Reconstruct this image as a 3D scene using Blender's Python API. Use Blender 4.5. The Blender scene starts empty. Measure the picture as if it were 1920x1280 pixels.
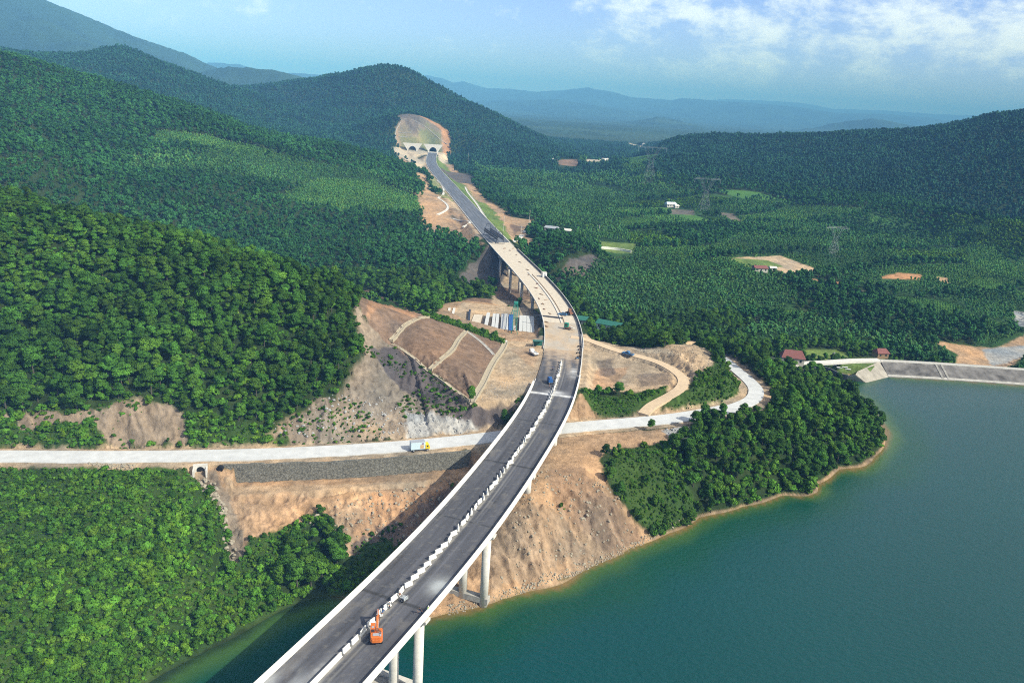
import bpy, bmesh, math, random
import numpy as np
from mathutils import Matrix, Vector
random.seed(7); RNG = np.random.default_rng(7)
SC = bpy.context.scene; COL = SC.collection

# ------------------------------------------------------------------ camera
FPX, PITCH, ROLL, CH = 1450.0, math.radians(17.2), math.radians(3.7), 118.0
_f = np.array([0, math.cos(PITCH), -math.sin(PITCH)]); _r0 = np.array([1.0, 0, 0]); _u0 = np.cross(_r0, _f)
_r = _r0*math.cos(ROLL) + _u0*math.sin(ROLL); _u = -_r0*math.sin(ROLL) + _u0*math.cos(ROLL)
cd = bpy.data.cameras.new('camera'); cam = bpy.data.objects.new('camera', cd); COL.objects.link(cam)
cd.sensor_width = 36; cd.lens = FPX/1920*36; cd.clip_start = 1; cd.clip_end = 60000
M = Matrix(((_r[0], _u[0], -_f[0], 0), (_r[1], _u[1], -_f[1], 0), (_r[2], _u[2], -_f[2], CH), (0, 0, 0, 1)))
cam.matrix_world = M; SC.camera = cam

# ------------------------------------------------------------------ sun and sky
SUN_EL = math.radians(40); SDX, SDY = 0.86, -0.51        # direction towards the sun in plan
sl = bpy.data.lights.new('sun', 'SUN'); sun = bpy.data.objects.new('sun', sl); COL.objects.link(sun)
sl.energy = 5.0; sl.angle = math.radians(0.53); sl.color = (1.0, 0.95, 0.87)
_n = math.hypot(SDX, SDY); sv = Vector((SDX/_n*math.cos(SUN_EL), SDY/_n*math.cos(SUN_EL), math.sin(SUN_EL)))
sun.rotation_euler = sv.to_track_quat('Z', 'Y').to_euler()
W = bpy.data.worlds.new('World'); SC.world = W; W.use_nodes = True
nt = W.node_tree; nt.nodes.clear()
def N(nt, t, **k):
    n = nt.nodes.new(t)
    for a, b in k.items(): setattr(n, a, b)
    return n
sky = N(nt, 'ShaderNodeTexSky', sky_type='NISHITA', sun_disc=False)
sky.sun_elevation = SUN_EL; sky.sun_rotation = math.atan2(SDX, SDY); sky.altitude = 100; sky.air_density = 1.0; sky.dust_density = 0.6; sky.ozone_density = 2.5
bg = N(nt, 'ShaderNodeBackground'); bg.inputs[1].default_value = 0.085
out = N(nt, 'ShaderNodeOutputWorld')
# clouds: noise over the sky direction laid onto a flat cloud layer
tc = N(nt, 'ShaderNodeTexCoord'); sep = N(nt, 'ShaderNodeSeparateXYZ'); nt.links.new(tc.outputs['Generated'], sep.inputs[0])
def MA(nt, op, a, b=None, c=None, clamp=False):
    n = N(nt, 'ShaderNodeMath', operation=op, use_clamp=clamp)
    for i, v in enumerate((a, b, c)):
        if v is None: continue
        if isinstance(v, (int, float)): n.inputs[i].default_value = v
        else: nt.links.new(v, n.inputs[i])
    return n.outputs[0]
el = MA(nt, 'ARCTAN2', sep.outputs[2], MA(nt, 'SQRT', MA(nt, 'ADD', MA(nt, 'MULTIPLY', sep.outputs[0], sep.outputs[0]), MA(nt, 'MULTIPLY', sep.outputs[1], sep.outputs[1]))))
az = MA(nt, 'ARCTAN2', sep.outputs[0], sep.outputs[1])
cmb = N(nt, 'ShaderNodeCombineXYZ'); nt.links.new(MA(nt, 'MULTIPLY', az, 1.0), cmb.inputs[0]); nt.links.new(MA(nt, 'MULTIPLY', el, 1.8), cmb.inputs[1])
cmb.inputs[2].default_value = 3.37
n1 = N(nt, 'ShaderNodeTexNoise'); n1.inputs['Scale'].default_value = 12.0; n1.inputs['Detail'].default_value = 9; n1.inputs['Roughness'].default_value = .66; n1.inputs['Distortion'].default_value = .12
nt.links.new(cmb.outputs[0], n1.inputs['Vector'])
# more cloud to the right and higher up, none at the horizon
bias = MA(nt, 'ADD', MA(nt, 'MULTIPLY', MA(nt, 'SINE', MA(nt, 'ADD', az, -0.06)), 0.20), MA(nt, 'MULTIPLY', MA(nt, 'MINIMUM', el, 0.16), 0.7))
cl = N(nt, 'ShaderNodeMapRange', interpolation_type='SMOOTHSTEP'); cl.inputs[1].default_value = .53; cl.inputs[2].default_value = .76
nt.links.new(MA(nt, 'ADD', n1.outputs[0], bias), cl.inputs[0])
lo = N(nt, 'ShaderNodeMapRange', interpolation_type='SMOOTHSTEP'); lo.inputs[1].default_value = .02; lo.inputs[2].default_value = .06; nt.links.new(el, lo.inputs[0])
fac = MA(nt, 'MULTIPLY', MA(nt, 'MULTIPLY', cl.outputs[0], lo.outputs[0]), .8)
tint = N(nt, 'ShaderNodeMix', data_type='RGBA', blend_type='MULTIPLY'); tint.inputs[0].default_value = 1.0; tint.inputs[7].default_value = (.92, .85, 1.34, 1)
nt.links.new(sky.outputs[0], tint.inputs[6])
# the band of sky near the horizon is brighter than the dome above it
hb = N(nt, 'ShaderNodeMapRange', interpolation_type='SMOOTHSTEP'); hb.inputs[1].default_value = .02; hb.inputs[2].default_value = .45; hb.inputs[3].default_value = 2.2; hb.inputs[4].default_value = .62; nt.links.new(el, hb.inputs[0])
mx = N(nt, 'ShaderNodeMix', data_type='RGBA'); nt.links.new(fac, mx.inputs[0]); hs = N(nt, 'ShaderNodeVectorMath', operation='SCALE'); nt.links.new(tint.outputs[2], hs.inputs[0]); nt.links.new(hb.outputs[0], hs.inputs['Scale']); nt.links.new(hs.outputs[0], mx.inputs[6]); mx.inputs[7].default_value = (17.0, 17.2, 17.8, 1)
nt.links.new(mx.outputs[2], bg.inputs[0]); nt.links.new(bg.outputs[0], out.inputs[0])
SC.view_settings.view_transform = 'Standard'; SC.view_settings.look = 'None'; SC.view_settings.exposure = 0.2; SC.view_settings.gamma = 1
SC.render.filter_size = 1.1; SC.cycles.pixel_filter_type = 'BLACKMAN_HARRIS'; SC.cycles.filter_width = 1.05; SC.cycles.use_denoising = False; SC.cycles.volume_bounces = 0; SC.cycles.sample_clamp_indirect = 4; SC.cycles.sample_clamp_direct = 12; SC.cycles.max_bounces = 5; SC.cycles.diffuse_bounces = 1; SC.cycles.glossy_bounces = 2

# ------------------------------------------------------------------ reading places off the photograph: pixel -> ray -> world
def ray(x, y): return _f + _r*(x-960)/FPX - _u*(y-640)/FPX
def P(x, y, z):
    d = ray(x, y); t = (z-CH)/d[2]; return np.array([d[0]*t, d[1]*t, z])
def TH(x, y): d = ray(x, y); return math.atan2(d[0], d[1])
def ELV(x, y): d = ray(x, y); return d[2]/math.hypot(d[0], d[1])
def proj(X, Y, Z):
    X = np.asarray(X, float); Y = np.asarray(Y, float); Z = np.asarray(Z, float)-CH
    k = X*_f[0]+Y*_f[1]+Z*_f[2]; k = np.where(k < 1, 1, k)
    return 960+FPX*(X*_r[0]+Y*_r[1]+Z*_r[2])/k, 640-FPX*(X*_u[0]+Y*_u[1]+Z*_u[2])/k

# ------------------------------------------------------------------ noise
_perm = np.random.default_rng(3).permutation(4096)
def vnoise(x, y, seed=0):
    xi = np.floor(x).astype(np.int64); yi = np.floor(y).astype(np.int64); xf = x-xi; yf = y-yi
    u = xf*xf*(3-2*xf); v = yf*yf*(3-2*yf)
    def h(a, b): return _perm[(_perm[(a+seed*37) & 4095]+b) & 4095]/2047.5-1
    return (h(xi, yi)*(1-u)+h(xi+1, yi)*u)*(1-v)+(h(xi, yi+1)*(1-u)+h(xi+1, yi+1)*u)*v
def fbm(x, y, o=4, seed=0, g=.5):
    s = 0; a = 1; t = 0
    for i in range(o):
        s = s+a*vnoise(x*2**i+i*17.3, y*2**i+i*9.1, seed+i); t += a; a *= g
    return s/t
def sstep(a, b, x):
    if np.ndim(a) == 0 and a > b: return 1-sstep(b, a, x)
    t = np.clip((x-a)/(b-a), 0, 1); return t*t*(3-2*t)

# ------------------------------------------------------------------ terrain control points
CP = []                                                   # (theta, lnD, z)
def cz(x, y, z):
    p = P(x, y, z); CP.append((math.atan2(p[0], p[1]), math.log(math.hypot(p[0], p[1])), z))
def cdz(x, y, D, z=None):
    if z is None: z = CH+D*ELV(x, y)
    CP.append((TH(x, y), math.log(D), z))
def cxy(X, Y, z): CP.append((math.atan2(X, Y), math.log(math.hypot(X, Y)), z))
# shoreline
SH = [(-200, 1500), (-60, 1420), (100, 1360), (190, 1325), (270, 1285), (350, 1240), (430, 1200), (500, 1160), (570, 1128), (650, 1120), (740, 1150), (800, 1160), (830, 1152), (880, 1142), (940, 1122), (1000, 1105), (1080, 1078), (1130, 1052),
      (1180, 1027), (1250, 1000), (1310, 968), (1400, 945), (1480, 925), (1530, 890), (1590, 878), (1640, 855), (1658, 830), (1652, 795), (1630, 765), (1600, 742), (1570, 728), (1540, 718)]
SHW = np.array([P(x, y, 0)[:2] for x, y in SH])
for i, (x, y) in enumerate(SHW):
    a = SHW[max(i-1, 0)]; b = SHW[min(i+1, len(SHW)-1)]; t = (b-a)/np.linalg.norm(b-a); nrm = np.array([t[1], -t[0]])   # towards the water
    cxy(x, y, 0)
    for dd, zz in ((7, -3.0), (22, -7)):
        cxy(x+nrm[0]*dd, y+nrm[1]*dd, zz)
for X, Y in ((0, 60), (60, 60), (-60, 40), (20, 110), (60, 120), (120, 100), (120, 180), (200, 220), (250, 300), (300, 200), (220, 320), (350, 300), (-20, 110), (-35, 128), (100, 40), (-110, 40), (-25, 140)): cxy(X, Y, -8)
# left bank below the reservoir road
for x, y, z in ((0, 1280, 4), (0, 1150, 8.5), (0, 1000, 12), (0, 885, 14.5), (-200, 1280, 8), (-200, 1000, 13), (-200, 870, 14.5), (200, 1230, 2.5), (200, 1100, 7.5), (200, 980, 12), (200, 890, 14.5), (330, 1180, 2), (330, 1080, 6), (330, 980, 11), (330, 895, 14.5),
                (420, 1120, 3), (420, 1020, 7), (430, 940, 9.5), (430, 905, 10), (550, 905, 10), (550, 930, 9.5), (550, 1000, 5.5), (560, 1070, 2), (680, 900, 10), (680, 930, 9.6), (680, 1000, 6), (690, 1060, 3.2), (800, 890, 10.5), (800, 960, 8), (800, 1060, 4), (900, 900, 10.5), (880, 1000, 7),
                (860, 1100, 2.2)): cz(x, y, z)
# right bank: bench, slope, grassy flank, wooded peninsula
for x, y, z in ((1010, 870, 15), (1050, 865, 15), (1120, 862, 15), (1200, 835, 15.3), (1280, 815, 15.5), (1000, 930, 14.5), (1010, 1000, 9), (1000, 1060, 4), (1060, 950, 10.5), (1060, 1020, 5), (1130, 940, 10), (1130, 1000, 4.6), (940, 1050, 5), (930, 1090, 3),
                (1180, 880, 13), (1200, 930, 8.5), (1220, 975, 3.5), (1290, 850, 13.5), (1290, 900, 9.5), (1290, 945, 4), (1350, 830, 14), (1380, 880, 9), (1400, 920, 3.5), (1450, 800, 14), (1470, 850, 9), (1490, 900, 4), (1440, 740, 16), (1520, 760, 13), (1560, 800, 9), (1590, 845, 4), (1620, 800, 5),
                (1480, 710, 10), (1540, 745, 6), (1590, 770, 5), (1500, 690, 5), (1525, 705, 4), (1560, 740, 3)): cz(x, y, z)
# hillside above the reservoir road: chains that climb with the given slope
def chain(x, y0, z0, seg):
    p = P(x, y0, z0); D = math.hypot(p[0], p[1]); z = z0; cz(x, y0, z0)
    for s in seg:
        y, sl_ = s[0], s[1]; xx = s[2] if len(s) > 2 else x
        t = -ELV(xx, y); D2 = (CH-z+sl_*D)/(t+sl_); z = CH-D2*t; D = D2
        CP.append((TH(xx, y), math.log(D), z))
    return D, z
chain(-150, 845, 15.5, [(770, .6), (620, .5), (350, .42)])
crest = [chain(0, 842, 15.5, [(790, .7), (700, .55), (600, .5), (480, .5), (375, .45)]),
 chain(120, 841, 15.5, [(780, .7), (700, .55), (600, .5), (500, .5), (418, .45)]),
 chain(230, 839, 15.5, [(775, 1.1), (740, .4), (650, .55), (550, .5), (448, .42)]),
 chain(400, 836, 15.8, [(780, .7), (700, .55), (600, .5), (478, .42)]),
 chain(550, 832, 15.8, [(780, .6), (700, .55), (600, .5), (532, .4)]),
 chain(650, 827, 15.8, [(780, .5), (700, .5), (620, .5), (562, .4)])]
for x, y, z in ((740, 822, 15.8), (740, 780, 19), (740, 700, 26), (740, 645, 31), (740, 605, 35), (765, 590, 35), (700, 575, 40), (810, 812, 15.8), (815, 760, 20), (815, 700, 26), (885, 757, 21.3), (850, 720, 24.2), (870, 790, 17), (930, 775, 18.5), (960, 755, 21), (870, 690, 27), (860, 650, 27), (900, 700, 23), (925, 660, 23), (800, 650, 31), (800, 600, 32), (870, 618, 26.5), (940, 640, 22.5),
                (1000, 700, 21.8), (990, 660, 21.8), (960, 690, 21.8), (1005, 780, 18), (1060, 800, 16),
                # ground right of the viaduct end
                (1095, 660, 21.5), (1095, 700, 21), (1130, 700, 19), (1150, 670, 21), (1180, 690, 20), (1130, 730, 18.5), (1100, 770, 17), (1180, 740, 18), (1200, 664, 21.5), (1260, 690, 21.5), (1290, 650, 27.5), (1320, 690, 24), (1230, 720, 20), (1210, 770, 16.5), (1150, 785, 16),
                (1270, 765, 17.5), (1310, 735, 22), (1350, 700, 23), (1380, 730, 18.5), (1340, 762, 16.6), (1400, 700, 18.0), (1420, 680, 14), (1460, 690, 10)): cz(x, y, z)
# behind the near hill, down into the valley and up the plantation hillside
for (D, z), xb in zip(crest, (0, 120, 230, 400, 550, 650)):
    CP.append((TH(xb, 400), math.log(D*1.12), z-8)); CP.append((TH(xb, 400), math.log(D*1.27), max(z-30, 16)))
def pr(x, *pts):
    for y, D in pts: cdz(x, y, D)
pr(-250, (330, 560), (180, 800), (60, 1000))
pr(0, (338, 540), (270, 620), (205, 740), (112, 920))
pr(130, (400, 530), (300, 650), (210, 800), (142, 960))
pr(260, (435, 530), (330, 660), (240, 800), (188, 940))
pr(400, (480, 500), (355, 640), (262, 800), (228, 900))
pr(550, (500, 480), (405, 620), (325, 760), (270, 900))
pr(680, (510, 470), (435, 600), (355, 740), (290, 900))
pr(780, (525, 440), (455, 560), (400, 660), (350, 800), (322, 950))
pr(850, (505, 480), (470, 540), (440, 600), (400, 680))
for D, x, z in ((1150, 0, 95), (1150, 130, 85), (1150, 260, 70), (1120, 400, 60), (1100, 550, 45), (1100, 680, 35), (1100, 760, 22), (1350, 0, 95), (1350, 200, 85), (1350, 400, 60), (1350, 600, 40), (1300, 720, 25)): cdz(x, 200, D, z)
pr(130, (122, 1800)); pr(190, (97, 1800)); pr(238, (93, 1800)); pr(290, (120, 1800)); pr(380, (151, 1780)); pr(470, (180, 1760)); pr(560, (228, 1650), (205, 1900)); pr(0, (100, 1800)); pr(-200, (60, 1800)); pr(240, (130, 1600)); pr(380, (185, 1560))
pr(480, (186, 1950)); pr(560, (167, 1980)); pr(620, (157, 1980)); pr(665, (146, 1960)); pr(700, (134, 1950)); pr(730, (131, 1950)); pr(770, (139, 1950)); pr(800, (156, 1950)); pr(830, (181, 1920)); pr(870, (193, 1900)); pr(900, (206, 1880)); pr(960, (240, 1850)); pr(1020, (268, 1820)); pr(1080, (292, 1750)); pr(1125, (302, 1600)); cdz(1130, 200, 1900, 8); cdz(1165, 200, 1750, 8); cdz(1165, 200, 2200, 8); cdz(1090, 200, 2150, 9)
pr(640, (250, 1550)); pr(700, (230, 1650)); pr(760, (215, 1620)); pr(850, (240, 1600)); pr(900, (258, 1520)); pr(960, (280, 1420)); pr(720, (290, 1350))
for x, z in ((0, 60), (200, 60), (400, 50), (560, 50), (730, 55), (830, 35), (960, 14), (1080, 8), (1180, 8)): cdz(x, 150, 2500, z)
for x in (-200, 0, 200, 400, 600, 800, 1000, 1200, 1400, 1600, 1800, 2100):
    for D in (3400, 5000, 9000, 16000, 26000): cdz(x, 150, D, 22)
# around the tunnel and the expressway
for x, y, z in ((812, 285, 21), (780, 283, 24), (842, 285, 22), (870, 300, 16), (900, 330, 14), (760, 300, 26), (775, 330, 20), (800, 365, 19), (860, 330, 17)): cz(x, y, z)
pr(770, (228, 1500)); pr(740, (262, 1450)); pr(835, (270, 1470))
for x, y, z in ((905, 520, 6), (945, 550, 6), (965, 565, 7), (985, 590, 9), (1000, 560, 6), (1020, 540, 5), (880, 560, 14), (900, 600, 17), (960, 600, 17), (860, 590, 19), (930, 565, 14), (900, 470, 16), (890, 495, 12), (925, 500, 5), (990, 470, 14),
                (1020, 455, 22), (1070, 460, 24), (1110, 478, 21), (1030, 490, 17), (1060, 520, 12), (1100, 520, 10), (1140, 500, 10), (1050, 420, 14), (1000, 410, 16), (960, 380, 14), (920, 350, 14), (1090, 590, 8), (1080, 560, 6), (1130, 620, 9), (1110, 632, 14), (1200, 630, 8), (1200, 645, 14), (1250, 640, 10),
                (1150, 560, 6), (1300, 560, 7), (1300, 500, 13), (1200, 490, 11), (1450, 540, 8), (1450, 590, 2), (1300, 600, 4), (1350, 640, 4), (1420, 640, 2), (1500, 640, 0), (1600, 620, -3), (1700, 600, -4), (1800, 600, -6), (1900, 600, -10), (1650, 650, -4), (1700, 655, -6), (1760, 665, -9), (1850, 665, -11), (1920, 660, -11), (2100, 660, -11),
                (1200, 440, 11), (1100, 400, 13), (1300, 430, 12), (1400, 480, 10), (1550, 500, 5), (1700, 520, 2), (1850, 520, 0), (2000, 520, 0), (1100, 340, 14), (1200, 370, 13), (1300, 390, 14), (1450, 420, 12), (1600, 440, 10), (1750, 440, 8), (1900, 450, 6), (1600, 540, 0), (1750, 560, -2), (1900, 560, -8),
                (1000, 320, 14), (1120, 305, 13), (1050, 300, 13)): cz(x, y, z)
# right-hand ridge
pr(1190, (305, 1350)); pr(1250, (345, 1060), (300, 1300)); pr(1350, (362, 1030), (300, 1350)); pr(1450, (378, 1010), (310, 1350)); pr(1550, (390, 990), (310, 1350)); pr(1650, (398, 980), (320, 1320)); pr(1780, (405, 970), (320, 1320)); pr(1920, (412, 960), (320, 1280)); pr(2100, (425, 950), (330, 1250))
for x, y in ((1185, 306), (1215, 288), (1260, 266), (1330, 261), (1400, 259), (1500, 258), (1620, 256), (1700, 253), (1780, 243), (1850, 221), (1920, 216), (2000, 200), (2150, 170)): cdz(x, y, 1700)
for x, z in ((1150, 8), (1200, 14), (1300, 45), (1500, 60), (1700, 70), (1920, 90), (2100, 100)): cdz(x, 200, 2300, z)
for th in (-1.3, 1.25):
    for D, z in ((60, -7), (120, -7), (220, -7 if th > 0 else 14), (450, 10 if th > 0 else 60), (1000, 60), (2000, 80), (6000, 22), (20000, 22)): CP.append((th, math.log(D), z))
CP.append((0, math.log(24), -8)); CP.append((-.7, math.log(24), -8)); CP.append((.7, math.log(24), -8))
CPA = np.array(CP)
def _U(r2): return np.where(r2 > 1e-12, r2*np.log(np.maximum(r2, 1e-12)), 0)
def tps_fit(c, val, lam):
    n = len(c); d = ((c[:, None]-c[None])**2).sum(2); K = _U(d)+lam*np.eye(n); Pm = np.c_[np.ones(n), c]
    A = np.zeros((n+3, n+3)); A[:n, :n] = K; A[:n, n:] = Pm; A[n:, :n] = Pm.T
    return np.linalg.solve(A, np.r_[val, np.zeros(3)])
_sol = tps_fit(CPA[:, :2], CPA[:, 2]/np.exp(CPA[:, 1]), 2e-4)
def tps(th, v):
    q = np.c_[th.ravel(), v.ravel()]; o = np.empty(len(q)); c = CPA[:, :2]; n = len(c)
    for i in range(0, len(q), 20000):
        s = q[i:i+20000]; o[i:i+20000] = _U(((s[:, None]-c[None])**2).sum(2))@_sol[:n]+_sol[n]+s@_sol[n+1:]
    return o.reshape(th.shape)
# log-polar sheet: fine inside the view, coarse round the back
TN = 1150; T0, T1 = -0.86, 0.92
ths = np.linspace(T0, T1, TN)
V0, V1 = math.log(26), math.log(26000)
vs = np.log(np.concatenate([np.geomspace(26, 100, 60, False), np.geomspace(100, 420, 640, False), np.geomspace(420, 2200, 480, False), np.geomspace(2200, 26000, 230)])); VN = len(vs)
ct = np.linspace(T0, T1, 260); cv = np.linspace(V0, V1, 360); cT, cV = np.meshgrid(ct, cv)
cW = tps(cT, cV)*np.exp(cV)
def bil(A, a0, a1, b0, b1, th, v):
    i = np.interp(v, vs, np.arange(VN)) if len(A) == VN else (v-b0)/(b1-b0)*(A.shape[0]-1)
    i = np.clip(i, 0, A.shape[0]-1.001); j = np.clip((th-a0)/(a1-a0)*(A.shape[1]-1), 0, A.shape[1]-1.001)
    i0 = i.astype(int); j0 = j.astype(int); fi = i-i0; fj = j-j0
    return (A[i0, j0]*(1-fj)+A[i0, j0+1]*fj)*(1-fi)+(A[i0+1, j0]*(1-fj)+A[i0+1, j0+1]*fj)*fi
TT, VV = np.meshgrid(ths, vs); DD = np.exp(VV); XX = DD*np.sin(TT); YY = DD*np.cos(TT)
Z = bil(cW, T0, T1, V0, V1, TT, VV)
# far ranges
def range_(pts, D, width, rough=.12, seed=1, skew=0):
    th = np.array([TH(x, y) for x, y in pts]); zc = np.array([CH+D*ELV(x, y)-22 for x, y in pts])
    c = np.interp(TT, th, zc, left=0, right=0); ed = sstep(th[0]-.02, th[0]+.02, TT)*(1-sstep(th[-1]-.02, th[-1]+.02, TT))
    edge = np.where(np.abs(TT) > .7, 1, ed) if pts[0][0] < -100 or pts[-1][0] > 2000 else ed
    q = (DD-D)/width; nf = fbm(XX/width*2.2, YY/width*2.2, 5, seed)
    prof = np.exp(-np.abs(q+nf*.35*np.minimum(np.abs(q)*1.5, 1))**1.6*1.3)
    spur = 1-rough*3*np.abs(fbm(TT*D/width*2.4, VV*6, 4, seed+9))*np.minimum(np.abs(q)*2.5, 1)
    return np.maximum(c, 0)*edge*prof*spur
far = range_([(-900, -330), (-300, -130), (0, -30), (85, 2), (150, 30), (200, 47), (250, 70), (300, 88), (350, 103), (380, 117), (430, 135), (520, 163)], 4600, 1500, seed=5)
far = np.maximum(far, range_([(330, 150), (425, 128), (480, 130), (520, 132), (560, 141), (590, 152), (640, 172)], 3700, 700, seed=6))
far = np.maximum(far, range_([(340, 140), (390, 118), (450, 120), (480, 131), (530, 138), (560, 137), (600, 139), (650, 146), (720, 160)], 9500, 1200, seed=7))
far = np.maximum(far, range_([(720, 160), (770, 146), (800, 142), (830, 147), (850, 156), (870, 153), (915, 166), (960, 167), (1010, 173), (1060, 169), (1105, 165), (1140, 172), (1185, 182), (1260, 188), (1280, 184), (1350, 190), (1395, 192), (1460, 198), (1510, 203), (1560, 212), (1660, 214), (1760, 224), (1830, 232), (1900, 240)], 12500, 2200, seed=8))
far = np.maximum(far, range_([(1240, 200), (1300, 188), (1380, 186), (1440, 189), (1510, 194), (1560, 204), (1660, 207), (1760, 214), (1830, 216), (1950, 230), (2300, 250)], 17500, 2500, seed=11))
far = np.maximum(far, range_([(830, 200), (900, 190), (980, 188), (1040, 186), (1100, 194), (1160, 204), (1220, 212), (1290, 222), (1360, 236)], 9000, 900, seed=9))
far = np.maximum(far, range_([(1130, 238), (1175, 229), (1230, 218), (1270, 226), (1330, 240)], 6000, 420, seed=10))
far = np.maximum(far, range_([(1480, 246), (1555, 233), (1635, 223), (1710, 236), (1800, 252)], 7000, 600, seed=12))
Z = Z+far*sstep(1900, 2900, DD)
# relief: gullies and knolls scaled with distance; none on the water bed
amp = np.clip((DD-330)/500, 0, 1)*np.clip(Z/25, .12, 1)
Z = Z+amp*(fbm(XX/170, YY/170, 4, 21)*9+(1-np.abs(fbm(XX/90, YY/90, 3, 22))*2)*3-1.5)*np.where(DD > 2600, 1.6, 1)*np.clip(Z/70, .15, 1)
Z = Z+fbm(XX/25, YY/25, 4, 25)*.9*sstep(-2, 3, Z)*sstep(200, 320, DD)

# ------------------------------------------------------------------ alignments
def spline(pts, n=400):
    pts = np.array(pts, float); d = np.r_[0, np.cumsum(np.linalg.norm(np.diff(pts[:, :2], axis=0), axis=1))]; m = len(pts)
    A = np.zeros((m, m)); B = np.zeros((m, pts.shape[1])); h = np.diff(d)
    A[0, 0] = A[-1, -1] = 1
    for i in range(1, m-1):
        A[i, i-1] = h[i-1]; A[i, i] = 2*(h[i-1]+h[i]); A[i, i+1] = h[i]; B[i] = 6*((pts[i+1]-pts[i])/h[i]-(pts[i]-pts[i-1])/h[i-1])
    Mm = np.linalg.solve(A, B); t = np.linspace(0, d[-1], n); i = np.clip(np.searchsorted(d, t, 'right')-1, 0, m-2); hh = h[i][:, None]; a = ((d[i+1]-t)[:, None])/hh; b = 1-a
    return a*pts[i]+b*pts[i+1]+((a**3-a)*Mm[i]+(b**3-b)*Mm[i+1])*hh**2/6, t
def normals(p):
    t = np.gradient(p[:, :2], axis=0); t /= np.linalg.norm(t, axis=1)[:, None]; return t, np.c_[t[:, 1], -t[:, 0]]      # tangent, right-hand normal
DZ = 22.0; BW = 16.3
_re = [(-90, -50), (-66, 0), (-40.5, 60), (-22.3, 104), (-4.2, 150), (11.4, 200), (21.3, 240), (25.7, 267), (29.2, 300), (30.4, 332), (28.2, 372), (22.4, 412), (13.3, 458), (-0.2, 520), (-14.5, 590), (-30.3, 669), (-49.6, 767), (-69, 865), (-96.5, 1003), (-121, 1132), (-139, 1259), (-154, 1409), (-158, 1450), (-170, 1600)]
RE, _s = spline(_re, 1700)
_t, _nr = normals(RE); CEN = RE-_nr*(BW/2)                 # centreline of the expressway
CEN = np.array(CEN); _t, _nr = normals(CEN); CS = np.r_[0, np.cumsum(np.linalg.norm(np.diff(CEN, axis=0), axis=1))]
def at(s, off=0.0):                                        # point and heading at chainage s, off = metres to the right
    x = np.interp(s, CS, CEN[:, 0]); y = np.interp(s, CS, CEN[:, 1]); nx = np.interp(s, CS, _nr[:, 0]); ny = np.interp(s, CS, _nr[:, 1])
    return x+nx*off, y+ny*off, math.atan2(ny, nx)       # heading: rotation about z that turns +Y onto the tangent
def s_of_y(y): return float(np.interp(y, CEN[:, 1], CS))
S_A0 = s_of_y(258); S_A1 = s_of_y(345); S_B1 = s_of_y(538); S_TUN = s_of_y(1436)
def seg_dist(px, py, pl, X, Y):
    """distance of X,Y to polyline pl (n,2|3); returns d, chain param index float, signed side"""
    best = np.full(X.shape, 1e18); bi = np.zeros(X.shape); bs = np.zeros(X.shape)
    for i in range(len(pl)-1):
        ax, ay = pl[i][0], pl[i][1]; dx = pl[i+1][0]-ax; dy = pl[i+1][1]-ay; L2 = dx*dx+dy*dy
        t = np.clip(((X-ax)*dx+(Y-ay)*dy)/L2, 0, 1); ex = X-ax-t*dx; ey = Y-ay-t*dy; d = ex*ex+ey*ey; m = d < best
        best = np.where(m, d, best); bi = np.where(m, i+t, bi); bs = np.where(m, np.sign(ex*dy-ey*dx), bs)
    return np.sqrt(best), bi, bs
def in_poly(X, Y, poly):
    c = np.zeros(X.shape, bool); n = len(poly)
    for i in range(n):
        x0, y0 = poly[i][:2]; x1, y1 = poly[i-1][:2]
        if y0 == y1: continue
        c ^= ((y0 > Y) != (y1 > Y)) & (X < (x1-x0)*(Y-y0)/(y1-y0)+x0)
    return c
def poly_dist(X, Y, poly):
    pl = list(poly)+[poly[0]]; d, _, _ = seg_dist(0, 0, pl, X, Y); return np.where(in_poly(X, Y, poly), -d, d)
def near_box(pl, m): 
    a = np.array(pl)[:, :2]; lo_ = a.min(0)-m; hi = a.max(0)+m
    return (XX > lo_[0]) & (XX < hi[0]) & (YY > lo_[1]) & (YY < hi[1])
def carve_line(pl, half, cut=1.0, fill=.7, marg=60, drop=0.0):
    """grade the terrain to the z of polyline pl with a flat half width, cut and fill batters"""
    global Z
    m = near_box(pl, marg); d, bi, _ = seg_dist(0, 0, pl, XX[m], YY[m]); zl = np.interp(bi, np.arange(len(pl)), np.array(pl)[:, 2])-drop
    e = np.maximum(d-half, 0); z = Z[m]; Z[m] = np.where(e > marg*.9, z, np.clip(z, zl-fill*e, zl+cut*e))
def carve_poly(poly, z0, cut=1.0, fill=.7, marg=50, only='both'):
    global Z
    m = near_box(poly, marg); e = np.maximum(poly_dist(XX[m], YY[m], poly), 0); z = Z[m]
    lo_ = z0-fill*e if only != 'cut' else -1e9; hi = z0+cut*e if only != 'fill' else 1e9
    Z[m] = np.where(e > marg*.9, z, np.clip(z, lo_, hi))
ROAD, _ = spline([tuple(P(x, y, z)) for x, y, z in ((-700, 868, 15), (-420, 862, 15), (-200, 859, 15), (0, 856, 15), (150, 857, 15), (300, 856, 15), (450, 853, 15), (600, 847, 15), (740, 838, 15), (850, 828, 15), (960, 815, 15), (1060, 803, 15.2), (1150, 795, 15.4), (1250, 786, 15.6), (1330, 774, 15.8), (1380, 764, 16), (1412, 748, 16), (1418, 735, 16), (1408, 718, 15.6), (1392, 703, 15), (1376, 690, 14), (1360, 676, 12), (1330, 662, 8), (1300, 655, 5))], 260)
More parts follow.
